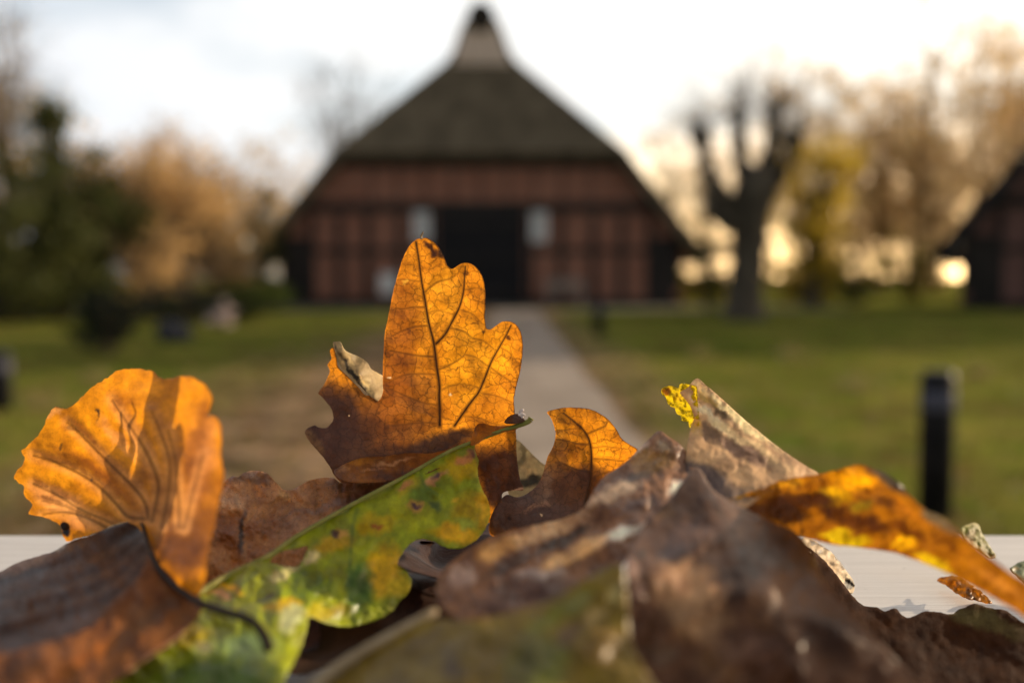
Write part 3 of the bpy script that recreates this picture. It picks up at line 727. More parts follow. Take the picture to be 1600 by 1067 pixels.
vA = [(Z(460, 350, [(760, 115), (778, 230), (795, 360), (815, 470), (838, 610), (870, 740), (888, 880), (905, 1000)]) + Z(460, 590, [(905, 120), (908, 210), (908, 300)]), 1.6, 3.0),
      (Z(460, 590, [(1000, 300), (1090, 170), (1150, 70)])[:2] + Z(460, 350, [(1150, 1050), (1190, 960), (1230, 860), (1280, 770), (1325, 690), (1355, 630)]), 2.5, .9),
      (Z(460, 350, [(885, 748), (940, 690), (985, 610), (1030, 520), (1055, 430), (1062, 350), (1068, 265)]), 2.3, .9),
      (Z(460, 350, [(810, 430), (850, 395), (900, 360), (960, 345), (1010, 320)]), 1.4, .6, .8),
      (Z(460, 350, [(815, 520), (740, 520), (680, 530), (630, 525)]), 1.2, .6, .8), (Z(460, 350, [(795, 360), (730, 352), (680, 345), (640, 350)]), 1.0, .5, .7),
      (Z(460, 350, [(835, 635), (760, 640), (680, 665), (610, 700)]), 1.2, .6, .8), (Z(460, 350, [(872, 828), (780, 822), (700, 810), (600, 790)]), 1.3, .7, .85),
      (Z(460, 350, [(885, 940), (780, 935), (680, 945), (590, 990)]), 1.2, .6, .7), (Z(460, 590, [(900, 170), (800, 155), (700, 115), (600, 70)]), 1.3, .6, .7),
      (Z(460, 590, [(905, 285), (800, 280), (700, 290), (600, 300)]), 1.2, .6, .6),
      (Z(460, 350, [(900, 910), (970, 880), (1030, 845), (1065, 815)]), 1.2, .7, .85), (Z(460, 350, [(1065, 815), (1130, 830), (1200, 880), (1225, 890)]), .9, .8, .7),
      (Z(460, 350, [(975, 650), (1060, 670), (1110, 710), (1180, 730), (1260, 790)]), 1.1, .7, .8), (Z(460, 350, [(1050, 540), (1110, 560), (1150, 600), (1185, 630)]), 1.0, .6, .7),
      (Z(460, 350, [(1230, 900), (1290, 940), (1350, 980), (1395, 985)]), 1.0, .6, .7), (Z(460, 350, [(1285, 770), (1340, 800), (1390, 860), (1415, 870)]), .9, .5, .7),
      (Z(460, 350, [(910, 1040), (980, 1010), (1060, 1000), (1150, 1020)]), 1.0, .6, .7), (Z(460, 590, [(1160, 95), (1250, 110), (1310, 130), (1370, 160)]), 1.0, .6, .7),
      (Z(460, 590, [(1050, 240), (1150, 250), (1260, 290), (1370, 300)]), 1.0, .6, .6), (Z(460, 350, [(1062, 410), (1110, 405), (1160, 400), (1190, 420)]), .9, .5, .7),
      (Z(460, 350, [(855, 700), (900, 640), (960, 590)]), .8, .5, .6), (Z(460, 350, [(825, 560), (900, 540), (980, 560), (1010, 550)]), .8, .5, .6)]
spA = [(540, 690, 120, 95, 20, (104, 66, 40), 1.1), (515, 660, 70, 80, 0, (92, 58, 42), 1.0), (625, 640, 75, 90, 8, (152, 92, 38), .8), (640, 735, 150, 44, -8, (88, 52, 32), 1.1), (700, 690, 70, 18, -12, (66, 38, 30), .85),  # lower left dried brown; a dark band at the fold is painted in
       (620, 560, 34, 150, 4, (168, 98, 34), .8), (655, 500, 30, 40, 0, (186, 112, 30), .5), (700, 430, 26, 30, 0, (186, 116, 30), .5), (735, 560, 60, 90, 15, (226, 158, 30), .6), (690, 470, 30, 70, 15, (224, 156, 36), .55), (780, 560, 30, 50, 20, (224, 150, 26), .5),
       (672, 385, 22, 7, 42, (96, 48, 26), .95), (689, 392, 6, 9, 30, (60, 30, 22), .8), (634, 445, 5, 4, 0, (246, 190, 70), .9), (704, 619, 3.6, 3.2, 0, (250, 235, 200), 1.2), (605, 586, 2.2, 2.6, 0, (240, 220, 180), 1.2), (730, 430, 7, 6, 0, (116, 64, 26), .7), (749, 518, 4, 6, 0, (70, 36, 20), .8), (794, 530, 3, 3, 0, (90, 44, 20), .8), (745, 466, 2, 3, 0, (90, 44, 20), .8),
       (541, 647, 2, 2, 0, (225, 200, 170), 1.1), (785, 745, 55, 60, 0, (98, 54, 28), 1.1), (810, 765, 12, 4, 0, (226, 176, 140), 1.0), (636, 517, 6, 5, 0, (120, 70, 30), .6), (490, 690, 14, 30, -40, (120, 92, 62), .8)]
ctA = [(660, 375, 27.6), (625, 440, 28.1), (600, 560, 28.4), (740, 440, 27.7), (760, 560, 27.8), (812, 540, 27.4), (690, 560, 28.15), (700, 680, 28.2), (810, 640, 27.4), (590, 640, 28.6), (520, 600, 29.0), (485, 680, 28.8), (520, 735, 28.1), (600, 750, 27.9), (700, 760, 27.8), (810, 760, 27.4), (690, 480, 27.95)]
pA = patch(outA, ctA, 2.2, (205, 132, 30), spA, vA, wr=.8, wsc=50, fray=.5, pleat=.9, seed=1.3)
foldA = patch(Z(460, 590, [(252, 575), (330, 533), (430, 497), (560, 490), (700, 470), (850, 470), (980, 440), (1060, 410), (1040, 470), (950, 540), (850, 590), (720, 630), (640, 645), (500, 655), (380, 658), (300, 642), (262, 612)]),
              [(523, 733, 27.6), (560, 716, 27.9), (620, 710, 27.8), (700, 705, 27.8), (530, 745, 26.9), (600, 752, 26.6), (650, 745, 26.6), (700, 722, 27.0)], 2.5, (132, 80, 30),
              [(560, 722, 40, 8, -8, (176, 112, 26), .9), (610, 722, 40, 4, -3, (214, 160, 110), .75), (585, 733, 26, 3, -8, (206, 150, 104), .7), (535, 735, 8, 7, 0, (205, 150, 95), .7), (620, 742, 70, 8, -5, (92, 58, 42), .8)], wr=.9, wsc=18, fray=.7, seed=4.1)  # pale glints of the fold are painted into the colour
flapA = patch(Z(460, 350, [(240, 745), (262, 735), (290, 738), (320, 790), (400, 828), (455, 865), (480, 905), (530, 935), (556, 960), (556, 1067)]) + Z(460, 590, [(556, 60), (552, 120), (528, 150), (470, 112), (400, 40)]) + Z(460, 350, [(350, 965), (300, 905), (268, 830)]),
              [(525, 537, 28.6), (545, 570, 28.7), (575, 610, 28.8), (590, 626, 28.7), (532, 545, 28.1), (560, 585, 28.15), (585, 620, 28.25), (560, 560, 29.0), (595, 600, 29.2), (530, 580, 28.5), (570, 620, 28.5)], 2.0, (176, 152, 108),
              [(556, 588, 70, 5.0, 57, (52, 44, 34), 1.1), (562, 585, 62, 2.2, 57, (228, 200, 140), .9), (560, 560, 30, 6, 35, (116, 100, 66), .7), (524, 540, 5, 5, 0, (70, 60, 44), .8), (545, 595, 40, 4, 50, (206, 178, 128), .7)], wr=.5, wsc=25, seed=6.0)  # groove shade and bright rim of the curl painted into the colour
M_vein = mottled('dark_vein', (.060, .024, .009), (.095, .040, .014), 300, .5, .3, .0004)
def vein_rib(name, pts, ctrl, r0, r1, parent, lift=.012):
    q = np.array(pts, float); d = tps(ctrl)(q)-lift
    return rib(name, [(a[0], a[1], b_) for a, b_ in zip(q, d)], r0, r1, M_vein, parent, 6)
vein_rib('midrib', vA[0][0], ctA, .12, .30, A)
for v_ in vA[1:3]: vein_rib('side_vein', v_[0], ctA, .20, .07, A)
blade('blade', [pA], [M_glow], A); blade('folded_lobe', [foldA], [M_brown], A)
blade('curled_lobe', [flapA], [M_pale], A)
rib('tip_bristle', [(658.5, 374, 27.6), (658, 369, 27.6), (660, 365, 27.55), (661, 362.5, 27.5)], .35, .15, M_tanstem, A)

# ---- B: small glowing lobe leaf to the right
Bq = leaf('oak_leaf', 'small glowing orange oak lobe with a dark midrib right of the upright leaf')
outB = Z(760, 600, [(378, 175), (420, 160), (480, 148), (560, 146), (640, 155), (700, 180), (760, 220), (810, 280), (850, 345), (900, 380), (945, 410), (930, 470), (900, 600), (800, 800), (640, 900), (450, 930), (250, 950), (40, 950), (20, 860), (60, 760), (110, 700), (140, 690), (200, 705), (280, 665), (340, 590), (380, 460), (420, 380), (432, 310), (418, 250), (398, 205)])
vB = [(Z(760, 600, [(480, 180), (540, 228), (600, 280), (638, 340), (655, 420), (655, 520), (645, 620), (622, 740), (610, 830)]), 1.4, 2.4), (Z(760, 600, [(632, 310), (690, 285), (740, 262), (757, 230)]), 1.4, .7, .9),
      (Z(760, 600, [(640, 375), (570, 372), (500, 352), (438, 345)]), 1.3, .6, .9), (Z(760, 600, [(655, 465), (760, 470), (860, 480)]), 1.3, .6, .8), (Z(760, 600, [(655, 550), (560, 532), (490, 500), (430, 490)]), 1.3, .6, .9), (Z(760, 600, [(600, 280), (560, 275), (500, 285), (440, 285)]), 1.0, .5, .7), (Z(760, 600, [(650, 400), (740, 390), (830, 400)]), 1.0, .6, .7), (Z(760, 600, [(640, 600), (720, 560), (800, 540)]), 1.0, .6, .7)]
ctB = [(856, 645, 28.3), (900, 637, 28.5), (960, 665, 28.2), (995, 703, 27.6), (925, 700, 28.5), (870, 700, 28.3), (850, 750, 28.0), (920, 770, 27.7), (850, 800, 27.0), (790, 800, 27.2), (900, 820, 26.4), (780, 835, 26.4)]
pB = patch(outB, ctB, 2.4, (206, 132, 26),
           [(850, 795, 150, 58, 0, (92, 60, 46), 1.3), (890, 752, 70, 36, -5, (110, 66, 32), 1.0), (865, 715, 26, 50, 15, (140, 92, 46), .7), (850, 760, 18, 40, 10, (130, 98, 76), .7), (840, 790, 30, 7, -10, (176, 130, 100), .5), (940, 690, 30, 40, 0, (224, 150, 28), .4), (870, 680, 8, 30, 0, (220, 150, 40), .4), (845, 807, 4, 3, 0, (235, 205, 170), 1.2), (797, 813, 5, 3, 0, (40, 24, 18), 1.1), (875, 640, 4, 3, 0, (60, 40, 20), .8)], vB, wr=.8, wsc=40, fray=.5, pleat=.8, seed=8.2)
blade('blade', [pB], [M_glow], Bq); vein_rib('midrib', vB[0][0], ctB, .10, .22, Bq)

# ---- C: pale leaf behind the gap
Cq = leaf('oak_leaf', 'pale grey-green leaf scrap behind the gap right of the upright leaf')
pC = patch(Z(760, 600, [(150, 330), (200, 352), (240, 388), (300, 450), (345, 490), (380, 520), (420, 620), (380, 720), (250, 760), (150, 720), (120, 500)]), [(808, 690, 30.2), (845, 730, 29.6), (815, 760, 29.4), (850, 770, 29.2), (830, 785, 28.8)], 3, (160, 148, 112),
           [(826, 752, 30, 12, 0, (70, 70, 58), 1.0), (815, 715, 6, 30, 10, (92, 90, 62), .7), (828, 735, 20, 4, 30, (196, 176, 130), .5)], wr=.8, wsc=30, seed=9)
blade('blade', [pC], [M_pale], Cq)

# ---- D: green and yellow oak leaf, midrib along its upper edge
Dq = leaf('oak_leaf', 'green and yellow spotted oak leaf lying across the front of the upright leaf')
outD = [(745, 690), (741, 697), (743, 706), (747.7, 720), (746.5, 740), (752.7, 762), (762.7, 783), (766, 803), (760, 823), (748, 840), (725, 855), (705, 857), (690, 852), (675, 845), (657.7, 842), (642.7, 848), (628, 865), (621, 882), (632.7, 890), (643, 906), (638, 925), (622, 942), (612, 956), (575, 973), (540, 979), (507, 973), (484, 964), (480, 980), (470, 1013), (450, 1050), (425, 1090), (330, 1120), (210, 1110), (150, 1075), (190, 1020), (250, 968), (320, 920), (362, 895), (420, 868), (463, 838), (550, 788), (635, 743), (700, 706), (725, 694)]
holeD = Z(300, 720, [(485, 625), (560, 565), (640, 548), (722, 532), (705, 585), (665, 655), (600, 660), (530, 645)])
vD = [([(558, 795), (551, 825), (547, 895), (551, 965)], 2.6, 1.6, .55), ([(657, 733), (663, 757), (685, 772)], 2.0, 1.0, .5), ([(400, 890), (375, 918), (350, 950)], 2.4, 1.4, .5), ([(460, 845), (440, 900), (430, 960)], 2.2, 1.4, .4)]
yel, brn, drk, pal = (190, 160, 16), (92, 66, 60), (38, 78, 22), (196, 188, 130)
spD = [(720, 730, 34, 28, 0, yel, .75), (735, 800, 36, 34, 10, yel, .6), (755, 800, 12, 40, 0, (216, 170, 30), .7), (715, 835, 50, 18, 10, (206, 158, 20), .85), (640, 800, 60, 30, 30, (150, 150, 24), .5), (590, 820, 36, 22, 0, yel, .6), (600, 890, 34, 50, 10, (190, 150, 14), .9), (625, 915, 20, 22, 0, (186, 160, 20), .8), (640, 760, 26, 14, -30, (180, 150, 30), .6),
       (520, 850, 40, 20, -20, (190, 150, 20), .7), (535, 830, 15, 8, 0, (206, 160, 80), .8), (560, 920, 26, 60, 0, drk, .8), (660, 770, 26, 30, 20, drk, .5), (680, 790, 12, 8, 0, (40, 60, 40), .7), (730, 815, 20, 16, 0, (88, 118, 44), .6), (480, 910, 50, 40, 0, drk, .6), (510, 955, 50, 14, 0, (170, 150, 24), .6),
       (683, 748, 24, 8, -18, (196, 140, 96), .9), (687, 745, 12, 6, -15, brn, 1.0), (632, 760, 14, 7, -20, (176, 120, 70), .9), (649, 789, 17, 10, -10, (206, 160, 80), .8), (648, 789, 9, 5, -10, (84, 56, 56), 1.1), (590, 822, 7, 6, 0, (150, 90, 26), 1.0), (524, 832, 8, 6, 0, (80, 56, 48), 1.0), (725, 715, 24, 8, -35, (186, 124, 76), .9), (738, 708, 8, 8, 0, (110, 72, 50), 1.0), (707, 783, 10, 6, 0, (206, 170, 40), .7),
       (488, 872, 16, 10, -20, pal, 1.0), (445, 895, 34, 9, -18, pal, .8), (360, 920, 24, 7, 8, (210, 170, 24), .95), (345, 932, 26, 8, 8, (196, 150, 110), .8), (440, 945, 34, 11, -15, (186, 156, 20), .9), (455, 965, 26, 24, -50, (190, 196, 150), .75), (420, 930, 22, 7, -30, (70, 60, 60), .7), (390, 1010, 60, 30, 0, (90, 120, 80), .6), (320, 1010, 14, 12, 0, pal, .9), (300, 990, 34, 26, 0, yel, .7), (330, 1060, 140, 40, 0, (36, 62, 10), .8)]
ctD = [(745, 700, 26.9), (760, 800, 26.3), (720, 850, 25.4), (635, 745, 26.6), (650, 835, 25.3), (550, 790, 25.6), (560, 880, 24.0), (630, 900, 24.2), (540, 975, 22.4), (610, 950, 23.2), (463, 838, 24.4), (420, 868, 23.6), (450, 930, 22.0), (320, 920, 22.2), (480, 970, 21.2), (400, 1000, 19.8), (440, 1060, 18.6), (250, 970, 20.5), (250, 1080, 18.0)]
pD = patch(outD, ctD, 3.2, (116, 124, 10), spD, vD, holeD, wr=1.8, wsc=60, fray=1.4, pleat=-.8, seed=12., gain=1.5)
blade('blade', [pD], [M_green], Dq)
rib('midrib', [(250, 968, 20.4), (320, 920, 22.1), (363, 895, 22.8), (420, 868, 23.5), (463, 838, 24.3), (550, 788, 25.5), (635, 743, 26.5), (700, 706, 26.8), (745, 688, 26.9)], .75, .45, M_gstem, Dq)
rib('stalk', [(740, 691, 26.9), (760, 682, 27.0), (790, 671, 27.1), (812, 664, 27.1), (826, 658, 27.1), (830, 653, 27.1)], .42, .85, M_gstem, Dq)
pDh = patch(Z(460, 590, [(1100, 420), (1125, 320), (1160, 285), (1240, 300), (1330, 300), (1420, 290), (1380, 325), (1300, 340), (1200, 370), (1150, 410)]), [(738, 690, 26.8), (760, 665, 27.3), (810, 665, 27.2), (750, 690, 26.7)], 2, (168, 100, 26), [(795, 662, 20, 3, -5, (236, 196, 160), .9), (770, 680, 20, 4, -30, (120, 116, 24), .8), (740, 672, 3, 14, 0, (120, 84, 60), .8)], wr=.5, wsc=15, seed=15)
blade('torn_base', [pDh], [M_brown], Dq)
pDs = patch(Z(460, 590, [(1310, 280), (1340, 240), (1390, 225), (1420, 245), (1440, 270), (1400, 285), (1350, 290)]), [(790, 658, 27.0), (815, 650, 27.2), (805, 662, 26.9)], 2, (76, 42, 22), wr=.5, wsc=15, seed=16)
blade('bud_scale', [pDs], [M_brown], Dq)
b = MB()
for i in range(9):
    bm = bmesh.new(); bmesh.ops.create_icosphere(bm, subdivisions=2, radius=.00042*random.uniform(.7, 1.3))
    bmesh.ops.translate(bm, vec=pix(815+random.gauss(0, 2.2), 647+random.gauss(0, 3.4), .2705), verts=bm.verts); b.bm(bm)
b.build('bud', M_fluff, Dq, True)

# ---- E: golden beech leaf standing at the left
E = leaf('beech_leaf', 'large golden fan-shaped beech leaf standing at the left end of the pile')
outE = Z(0, 560, [(375, 1045), (330, 1010), (250, 985), (180, 968), (200, 910), (150, 855), (150, 800), (88, 755), (98, 710), (150, 640), (137, 578), (170, 545), (260, 450), (300, 350), (350, 305), (420, 310), (480, 270), (550, 200), (620, 150), (680, 115), (740, 75), (820, 63), (890, 65), (960, 85), (1020, 125), (1060, 125), (1130, 108), (1200, 115), (1260, 145), (1310, 200), (1328, 260), (1310, 330), (1285, 352), (1340, 362), (1378, 410), (1385, 500), (1385, 620), (1400, 760), (1370, 900), (1340, 1067)]) \
    + Z(0, 800, [(1330, 120), (1300, 280), (1285, 400), (1245, 510), (1100, 480), (1000, 360), (940, 250), (905, 140), (800, 60), (700, 84), (640, 112), (560, 142), (480, 165), (420, 182), (395, 150)])
vE = [(Z(0, 560, [(900, 1000), (800, 985), (720, 900), (620, 800), (500, 720), (350, 650), (210, 605)]), 2.2, 1.0, .8), (Z(0, 560, [(925, 1000), (910, 910), (850, 820), (740, 710), (620, 590), (500, 470), (420, 400)]), 2.3, 1.0, .8),
      (Z(0, 560, [(950, 1010), (990, 800), (940, 640), (870, 510), (780, 380), (700, 260)]), 2.6, 1.0, .75), (Z(0, 560, [(1010, 1050), (1050, 850), (1060, 650), (1010, 480), (950, 330)]), 2.6, 1.2, .6), (Z(0, 560, [(1120, 1050), (1115, 850), (1095, 640), (1050, 450)]), 2.6, 1.2, .6),
      (Z(0, 560, [(1150, 1060), (1210, 820), (1270, 600)]), 2.6, 1.4, .5), (Z(0, 560, [(720, 1040), (640, 1000), (520, 950), (350, 850), (210, 785)]), 1.8, .8, .7), (Z(0, 560, [(670, 1060), (580, 1010), (450, 965), (340, 962), (270, 975)]), 1.6, .8, .75), (Z(0, 560, [(560, 985), (400, 920), (260, 885)]), 1.2, .7, .5)]
spE = [(300, 800, 90, 120, 5, (150, 88, 30), .6), (190, 760, 26, 90, -42, (170, 100, 20), .6), (120, 720, 80, 8, 28, (160, 92, 20), .6), (200, 640, 50, 20, 40, (190, 112, 14), .5), (280, 640, 16, 70, -10, (176, 104, 14), .5), (90, 780, 60, 22, 25, (220, 152, 84), .75), (130, 820, 40, 12, 15, (214, 146, 84), .8), (160, 745, 90, 10, 40, (170, 96, 22), .6), (185, 690, 10, 60, -40, (226, 156, 96), .5), (210, 690, 10, 80, -25, (216, 150, 92), .4), (310, 720, 26, 100, 3, (166, 100, 44), .8), (330, 690, 14, 60, 3, (196, 130, 72), .6), (285, 850, 60, 60, 0, (132, 74, 30), .8), (108, 672, 9, 5, 0, (120, 80, 24), .8), (152, 646, 3, 10, 10, (70, 40, 14), .9), (138, 752, 4, 3, 0, (60, 36, 14), 1.0), (98, 700, 3, 6, 40, (90, 60, 20), .8), (190, 645, 10, 5, 0, (160, 96, 20), .7), (170, 712, 3, 3, 0, (80, 50, 20), .8), (102, 826, 9, 10, 0, (24, 14, 10), 1.2), (250, 640, 70, 50, 0, (226, 150, 14), .35), (90, 640, 20, 10, -30, (232, 170, 110), .5), (225, 735, 12, 60, 15, (146, 84, 24), .6)]
ctE = [(30, 745, 26.6), (90, 640, 27.0), (150, 600, 26.8), (215, 580, 25.6), (300, 595, 22.6), (345, 670, 20.8), (345, 750, 20.7), (45, 800, 26.2), (100, 830, 25.6), (150, 720, 26.3), (200, 690, 25.6), (225, 810, 24.0), (270, 720, 23.0), (320, 850, 20.6), (260, 880, 21.6), (310, 920, 20.2), (150, 800, 25.4)]
pE = patch(outE, ctE, 2.8, (214, 140, 18), spE, vE, wr=1.0, wsc=70, fray=2.0, halo=.45, pleat=-2.0, seed=21.)
outE2 = Z(0, 800, [(905, 75), (800, 62), (700, 88), (560, 145), (480, 168), (400, 205), (330, 245), (150, 300), (60, 338), (0, 370), (-200, 440), (-300, 700), (-200, 930), (0, 935), (200, 890), (400, 800), (600, 730), (720, 640), (850, 510), (930, 420), (965, 300), (935, 150)])
vE2 = [(Z(0, 800, [(900, 90), (700, 210), (450, 310), (200, 380), (-100, 470)]), 3, 3, .5), (Z(0, 800, [(900, 150), (700, 330), (450, 430), (200, 490), (-100, 560)]), 3, 3, .6), (Z(0, 800, [(920, 230), (700, 430), (450, 540), (200, 590), (-100, 650)]), 3.5, 3, .5), (Z(0, 800, [(920, 330), (700, 540), (450, 640), (150, 740), (-100, 780)]), 4, 4, .4)]
pE2 = patch(outE2, [(225, 818, 24.2), (140, 835, 25.0), (100, 850, 25.2), (0, 893, 24.6), (-60, 920, 24.0), (150, 890, 22.4), (0, 950, 20.8), (230, 880, 21.6), (180, 960, 19.4), (0, 1030, 18.2), (-60, 1020, 18.4)], 5, (104, 70, 52),
            [(40, 880, 70, 14, -18, (196, 150, 120), .8), (110, 856, 40, 8, -20, (150, 100, 40), .7), (190, 850, 50, 26, -30, (70, 46, 30), .8), (110, 970, 60, 14, -20, (132, 108, 104), .6), (0, 1000, 40, 20, 0, (130, 100, 88), .5), (94, 851, 14, 4, -30, (240, 225, 205), .9)], vE2, wr=1.6, wsc=55, gain=.55, pleat=4.2, fray=.8, seed=23.)
outE3 = Z(0, 800, [(940, 270), (1000, 330), (1110, 420), (1230, 500), (1270, 600), (1120, 780), (900, 930), (650, 1110), (300, 1350), (-300, 1400), (-300, 900), (0, 880), (280, 810), (560, 720), (700, 560), (840, 430), (900, 330)])
pE3 = patch(outE3, [(240, 885, 21.4), (310, 955, 19.8), (200, 1030, 17.8), (100, 1000, 18.0), (0, 1040, 17.2), (-50, 1100, 16.4), (150, 1100, 16.4)], 6, (126, 76, 36), [(230, 960, 60, 24, -30, (120, 84, 56), .6), (120, 1040, 90, 16, -32, (170, 96, 26), .6)],
            [(Z(0, 800, [(1050, 560), (700, 840), (300, 1080)]), 5, 5, .35), (Z(0, 800, [(1150, 660), (800, 930), (400, 1200)]), 5, 5, .35)], wr=1.5, wsc=70, pleat=1.5, seed=25.)
blade('blade', [pE], [M_beech], E); blade('shiny_face', [pE2], [M_wet2], E); blade('lower_half', [pE3], [M_curl], E)
rib('midrib', [(222, 816, 23.9), (230, 845, 22.8), (238, 868, 21.8), (252, 892, 21.2), (277, 918, 20.4), (312, 942, 19.6)], .45, .8, M_stem, E)
rib('stalk', [(312, 942, 19.6), (350, 955, 19.0), (390, 968, 18.6), (410, 988, 18.3), (420, 1012, 18.0)], .8, 1.0, M_stem, E)
bm = bmesh.new(); bmesh.ops.create_icosphere(bm, subdivisions=3, radius=.0011)
for vv in bm.verts: vv.co *= 1+.3*noise.noise(vv.co*900)
o = MB(); bmesh.ops.translate(bm, vec=pix(101, 822, .254), verts=bm.verts); o.bm(bm); o.build('gall', M_stem, E, True)

# ---- F: brown speckled leaf behind the green one
Fq = leaf('oak_leaf', 'brown black-speckled oak leaf between the golden beech leaf and the upright leaf')
pF = patch(Z(300, 720, [(100, 260), (180, 160), (220, 112), (262, 95), (290, 100), (320, 75), (380, 60), (440, 65), (490, 95), (530, 140), (575, 178), (625, 178), (680, 150), (740, 120), (820, 105), (890, 108), (930, 135), (1050, 130), (1300, 60), (1500, 60), (1600, 300), (1300, 560), (900, 800), (500, 980), (100, 1050), (-100, 900), (0, 500)]),
           [(345, 760, 27.2), (400, 735, 27.6), (450, 765, 27.4), (520, 745, 27.8), (370, 820, 26.0), (450, 810, 26.6), (550, 780, 27.2), (400, 870, 25.2), (500, 850, 26.0), (640, 800, 27.0), (400, 960, 24.2), (680, 790, 27.2)], 3, (160, 112, 68),
           [(395, 745, 50, 12, 0, (96, 72, 58), .8), (445, 775, 14, 8, 30, (206, 164, 108), .7), (360, 780, 30, 20, 0, (190, 152, 116), .6), (350, 830, 30, 40, 0, (120, 70, 26), .9), (410, 825, 50, 24, -20, (112, 66, 30), .85), (376, 830, 5, 50, 8, (34, 24, 18), .9), (500, 795, 70, 7, -12, (120, 98, 92), .6), (450, 830, 40, 14, -30, (150, 116, 96), .6), (580, 790, 70, 40, -30, (76, 50, 38), .9), (540, 760, 50, 14, 0, (90, 66, 50), .6)],
           [(Z(300, 720, [(270, 230), (290, 330), (310, 480), (320, 600)]), 3, 2, .35)], wr=2.2, wsc=34, fray=.6, seed=31., gain=1.3)
M_speck = leaf_mat('speckled_brown_leaf', .18, 6.0, .22, .45, .45, .85, .7, (.02, .012, .01), mott=.5)
blade('blade', [pF], [M_speck], Fq)

# ---- G: upper brown leaf on the right with sunlit ridge streaks painted into its colour
Gq = leaf('oak_leaf', 'creased brown leaf with pale ridges right of the small glowing lobe')
tan, dkb = (206, 166, 124), (72, 50, 42)
pG = patch([(682, 915), (700, 882), (760, 842), (835, 820), (872, 812), (910, 795), (930, 762), (947, 742), (967, 730), (985, 715), (1002, 697), (1015, 685), (1030, 673), (1045, 682), (1065, 697), (1092, 735), (1082, 755), (1050, 785), (1012, 822), (988, 862), (965, 892), (930, 930), (880, 965), (800, 985), (730, 975), (690, 945)],
           [(1030, 675, 25.6), (1000, 700, 25.2), (1085, 740, 24.0), (950, 745, 24.2), (930, 765, 23.4), (1010, 770, 22.8), (900, 800, 22.8), (950, 820, 21.6), (1000, 825, 20.8), (850, 830, 22.4), (760, 845, 22.6), (850, 880, 20.4), (950, 890, 19.4), (700, 890, 21.2), (760, 920, 19.2), (880, 950, 18.0), (720, 970, 18.0), (820, 975, 17.6)], 4, (126, 86, 58),
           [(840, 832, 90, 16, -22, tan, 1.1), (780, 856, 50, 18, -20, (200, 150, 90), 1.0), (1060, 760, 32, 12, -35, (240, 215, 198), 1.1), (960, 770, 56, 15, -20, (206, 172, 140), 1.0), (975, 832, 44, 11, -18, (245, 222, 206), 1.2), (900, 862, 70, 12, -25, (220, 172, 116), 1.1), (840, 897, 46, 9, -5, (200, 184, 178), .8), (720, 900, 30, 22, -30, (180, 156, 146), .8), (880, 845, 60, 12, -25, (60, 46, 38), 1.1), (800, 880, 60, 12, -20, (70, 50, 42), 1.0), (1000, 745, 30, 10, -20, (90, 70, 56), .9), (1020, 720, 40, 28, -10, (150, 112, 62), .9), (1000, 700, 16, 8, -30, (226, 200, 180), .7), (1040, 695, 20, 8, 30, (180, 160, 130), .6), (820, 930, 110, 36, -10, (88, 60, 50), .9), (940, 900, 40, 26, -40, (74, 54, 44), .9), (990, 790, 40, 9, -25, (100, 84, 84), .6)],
           [([(700, 890), (780, 852), (860, 826), (930, 790)], 6, 4, 0), ([(820, 900), (900, 862), (975, 832), (1012, 818)], 5, 3, 0), ([(930, 790), (1000, 765), (1082, 740)], 5, 4, 0)], wr=3.0, wsc=46, fray=.8, pleat=-3.0, seed=41., gain=1.3)
blade('blade', [pG], [M_brown], Gq)

